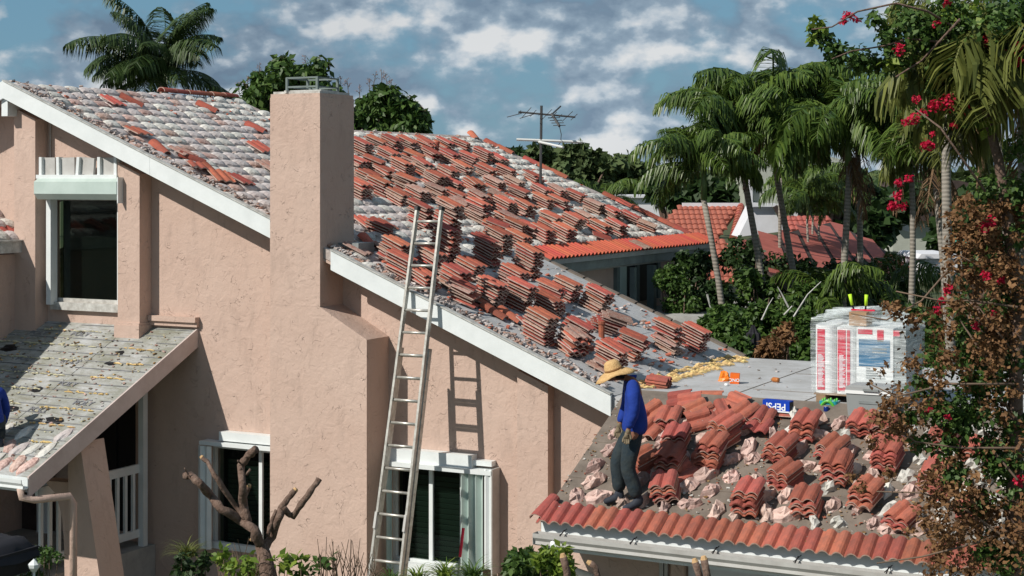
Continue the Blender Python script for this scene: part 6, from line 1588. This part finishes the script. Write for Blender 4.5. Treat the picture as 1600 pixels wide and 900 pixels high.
def blades(name, centers, n, ln, wd, mat, seed, par, up=1.0):
    g = np.random.default_rng(seed); Q = []; T = []
    for c, sc2 in centers:
        c = np.array(c)
        for _ in range(n):
            az = g.uniform(0, 6.28); e = g.uniform(.5, 1.4)*up; l = ln*sc2*g.uniform(.6, 1.15); h = np.array([math.cos(az), math.sin(az), 0]); p = c+h*.02
            w_ = np.array([-h[1], h[0], 0])*wd*.5; pr = p; k0 = 1.0; tt = g.random()
            for s in range(4):
                e2 = e-s*.42; q = pr+(h*math.cos(e2)+np.array([0, 0, math.sin(e2)]))*l/4; k1 = 1-.24*(s+1); Q += [pr-w_*k0, pr+w_*k0, q+w_*k1, q-w_*k1]; T.append(tt); pr = q; k0 = k1
    return link(name, quads(name, np.array(Q), mat, T), par, 'stuff')
def leafy(label, x, y, D2, rpx, n, size, mat, seed, nst=6, name='garden_plant', gname='garden plants along the house wall', elong=1.9, cat='plant'):
    b = dep(x, 900, D2); t_ = thing(name, label, cat, (b.x, b.y, 0), gname); g = random.Random(seed); mb = MB(); cl = []
    for k in range(nst):
        tip = dep(x+g.uniform(-rpx, rpx), y+g.uniform(-rpx*.4, rpx*.8), D2+g.uniform(-.2, .2)); m = lerp(Vector((b.x, b.y, 0)), tip, .6)+Vector((g.uniform(-.1, .1), 0, 0)); mb.tube([(b.x, b.y, 0), m, tip], [.012, .009, .004], 5)
        r = rpx/FPX*D2*.42; cl.append((tuple(tip), (r, r, r), n//nst)); cl.append((tuple(lerp(m, tip, .5)), (r, r, r), n//nst//2))
    mb.build('stem', 'twig', t_); leaves('leaves', cl, size, mat, seed, t_, elong=elong, droop=.1); return t_
leafy('leafy yellow green bush at the corner below the gutter', 835, 880, 15.5, 34, 965, 0.043, 'leaf_green', 201, 12)
leafy('glossy bright bush beside the downspout', 868, 872, 15.2, 26, 598, 0.045, 'leaf_bright', 202, 8)
leafy('left part of the corner bush reaching the wall', 812, 868, 15.8, 18, 276, 0.040, 'leaf_green', 203, 5)
leafy('broad leaved plant right of the pruned tree', 450, 880, 15.2, 22, 92, 0.050, 'leaf_bright', 204, 5)
leafy('small leaved plant left of the chimney edge', 490, 885, 15.4, 24, 78, 0.045, 'leaf_green', 205, 5)
leafy('variegated plant at the foot of the pruned tree', 365, 875, 15.0, 26, 161, 0.045, 'leaf_bright', 206, 8)
leafy('dark plant in the shade left of the window', 300, 880, 16.0, 26, 276, 0.040, 'leaf_dark', 207, 8)
leafy('fern like plant at the lower left corner', 30, 880, 15.0, 40, 690, 0.025, 'leaf_green', 208, 10)
leafy('leafy plant below the black grill cover', 70, 870, 14.8, 24, 299, 0.025, 'leaf_green', 209, 6)
leafy('small plant at the wall right of the shutter', 790, 885, 16, 12, 46, 0.040, 'leaf_green', 211, 3)
for i, (x, y, lab, mat, sc2) in enumerate(((690, 902, 'strappy bright grass clump below the right window', 'leaf_bright', 1), (735, 904, 'grass clump below the folded shutter', 'leaf_green', 1.0), (650, 908, 'small grass tuft beside the ladder foot', 'leaf_bright', .8), (290, 870, 'pale arching grass in the shade left of the window', 'leaf_olive', .9), (610, 912, 'low spiky clump between the ladder rails', 'leaf_green', .7), (390, 900, 'spiky clump under the pruned tree', 'leaf_olive', .9))):
    c = dep(x, y, 16.3); t_ = thing('grass_clump', lab, 'plant', (c.x, c.y, 0), 'grass clumps below the windows'); blades('blades', [(tuple(c), sc2), ((c.x+.06, c.y, c.z), sc2*.9)], 46, .34, .022, mat, 300+i, t_)
    mb = MB(); mb.tube([(c.x, c.y, 0), tuple(c)], [.05, .03], 6); mb.build('stem', 'twig', t_)
# bare twiggy shrub in front of the chimney
tw = thing('twiggy_shrub', 'bare clipped twiggy shrub in front of the chimney breast', 'shrub', (dep(550, 900, 15.6).x, dep(550, 900, 15.6).y, 0)); g = random.Random(19); mb = MB()
for k in range(60):
    x = g.uniform(505, 590) if k < 40 else g.uniform(340, 420); b = dep(x+g.uniform(-8, 8), 915, 15.6+g.uniform(-.2, .2)); yt = g.uniform(838, 885); tt = dep(x+g.uniform(-16, 16), yt, 15.6+g.uniform(-.3, .3)); m = lerp(b, tt, .5)+Vector((g.uniform(-.03, .03), 0, 0))
    mb.tube([(b.x, b.y, b.z-.5), b, m, tt], [.007, .006, .005, .003], 4)
    if g.random() < .6: mb.tube([m, m+Vector((g.uniform(-.1, .1), 0, g.uniform(.05, .14)))], [.004, .002], 4)
mb.build('twig', 'twig', tw, kind='stuff')
# black covered grill, bottom left
gc = dep(-8, 872, 14.6); gr3 = thing('grill', 'grill under a sagging black cover at the lower left corner', 'grill', (gc.x, gc.y, 0))
mb = MB(); V = []; F = []; nx, ny = 12, 8
for j in range(ny+1):
    for i in range(nx+1):
        u = i/nx-.5; v = j/ny-.5; e = max(abs(u), abs(v))*2; z = gc.z+.17-.06*e**4-.22*max(0, e-.8)*3+.012*math.sin(i*2.1+j); V.append((gc.x+u*.85-.18, gc.y+v*.7, z))
for j in range(ny):
    for i in range(nx): k = j*(nx+1)+i; F.append((k, k+1, k+nx+2, k+nx+1))
mb.v = V; mb.f = F; mb.m = [0]*len(F); mb.build('cover', 'umbrella', gr3, smooth=True)
mb = MB(); mb.hexa([(gc.x-.55, gc.y-.28, gc.z-.16), (gc.x+.16, gc.y-.28, gc.z-.16), (gc.x+.16, gc.y+.28, gc.z-.16), (gc.x-.55, gc.y+.28, gc.z-.16), (gc.x-.59, gc.y-.33, gc.z+.07), (gc.x+.22, gc.y-.33, gc.z+.07), (gc.x+.22, gc.y+.33, gc.z+.07), (gc.x-.59, gc.y+.33, gc.z+.07)]); mb.build('firebox', 'umbrella', gr3)
mb = MB(); mb.box(gc.x-.45, gc.x-.40, gc.y-.03, gc.y+.03, 0, gc.z); mb.box(gc.x+.05, gc.x+.10, gc.y-.03, gc.y+.03, 0, gc.z); mb.build('leg', 'antenna', gr3)
# garden lamp left of buttress
pl = dep(53, 890, 14.6); gl_ = thing('garden_lamp', 'small white garden lantern beside the stair rail', 'lamp', (pl.x, pl.y, 0)); mb = MB(); mb.tube([(pl.x, pl.y, 0), pl], .012, 6); mb.build('pole', 'white_paint', gl_); mb = MB(); mb.lathe(pl, [(.02, -.02), (.05, .02), (.055, .05), (.0, .1)], 8); mb.build('lamp_head', 'white_paint', gl_)
# long handled tool leaning in front of the folded shutter
tl = thing('garden_tool', 'long handled tool with red grip leaning on the folded shutter', 'tool', (at(718, 900, 18.9).x, 18.7, 0)); mb = MB(); a = at(716, 895, 18.9); b = at(724, 825, 19.0); mb.tube([(a.x, 18.7, 0), a, lerp(a, b, .3)], .014, 6); mb.build('pole', 'metal_grey', tl); mb = MB(); mb.tube([lerp(a, b, .35), b], [.02, .022], 8); mb.build('handle', 'red_print', tl)
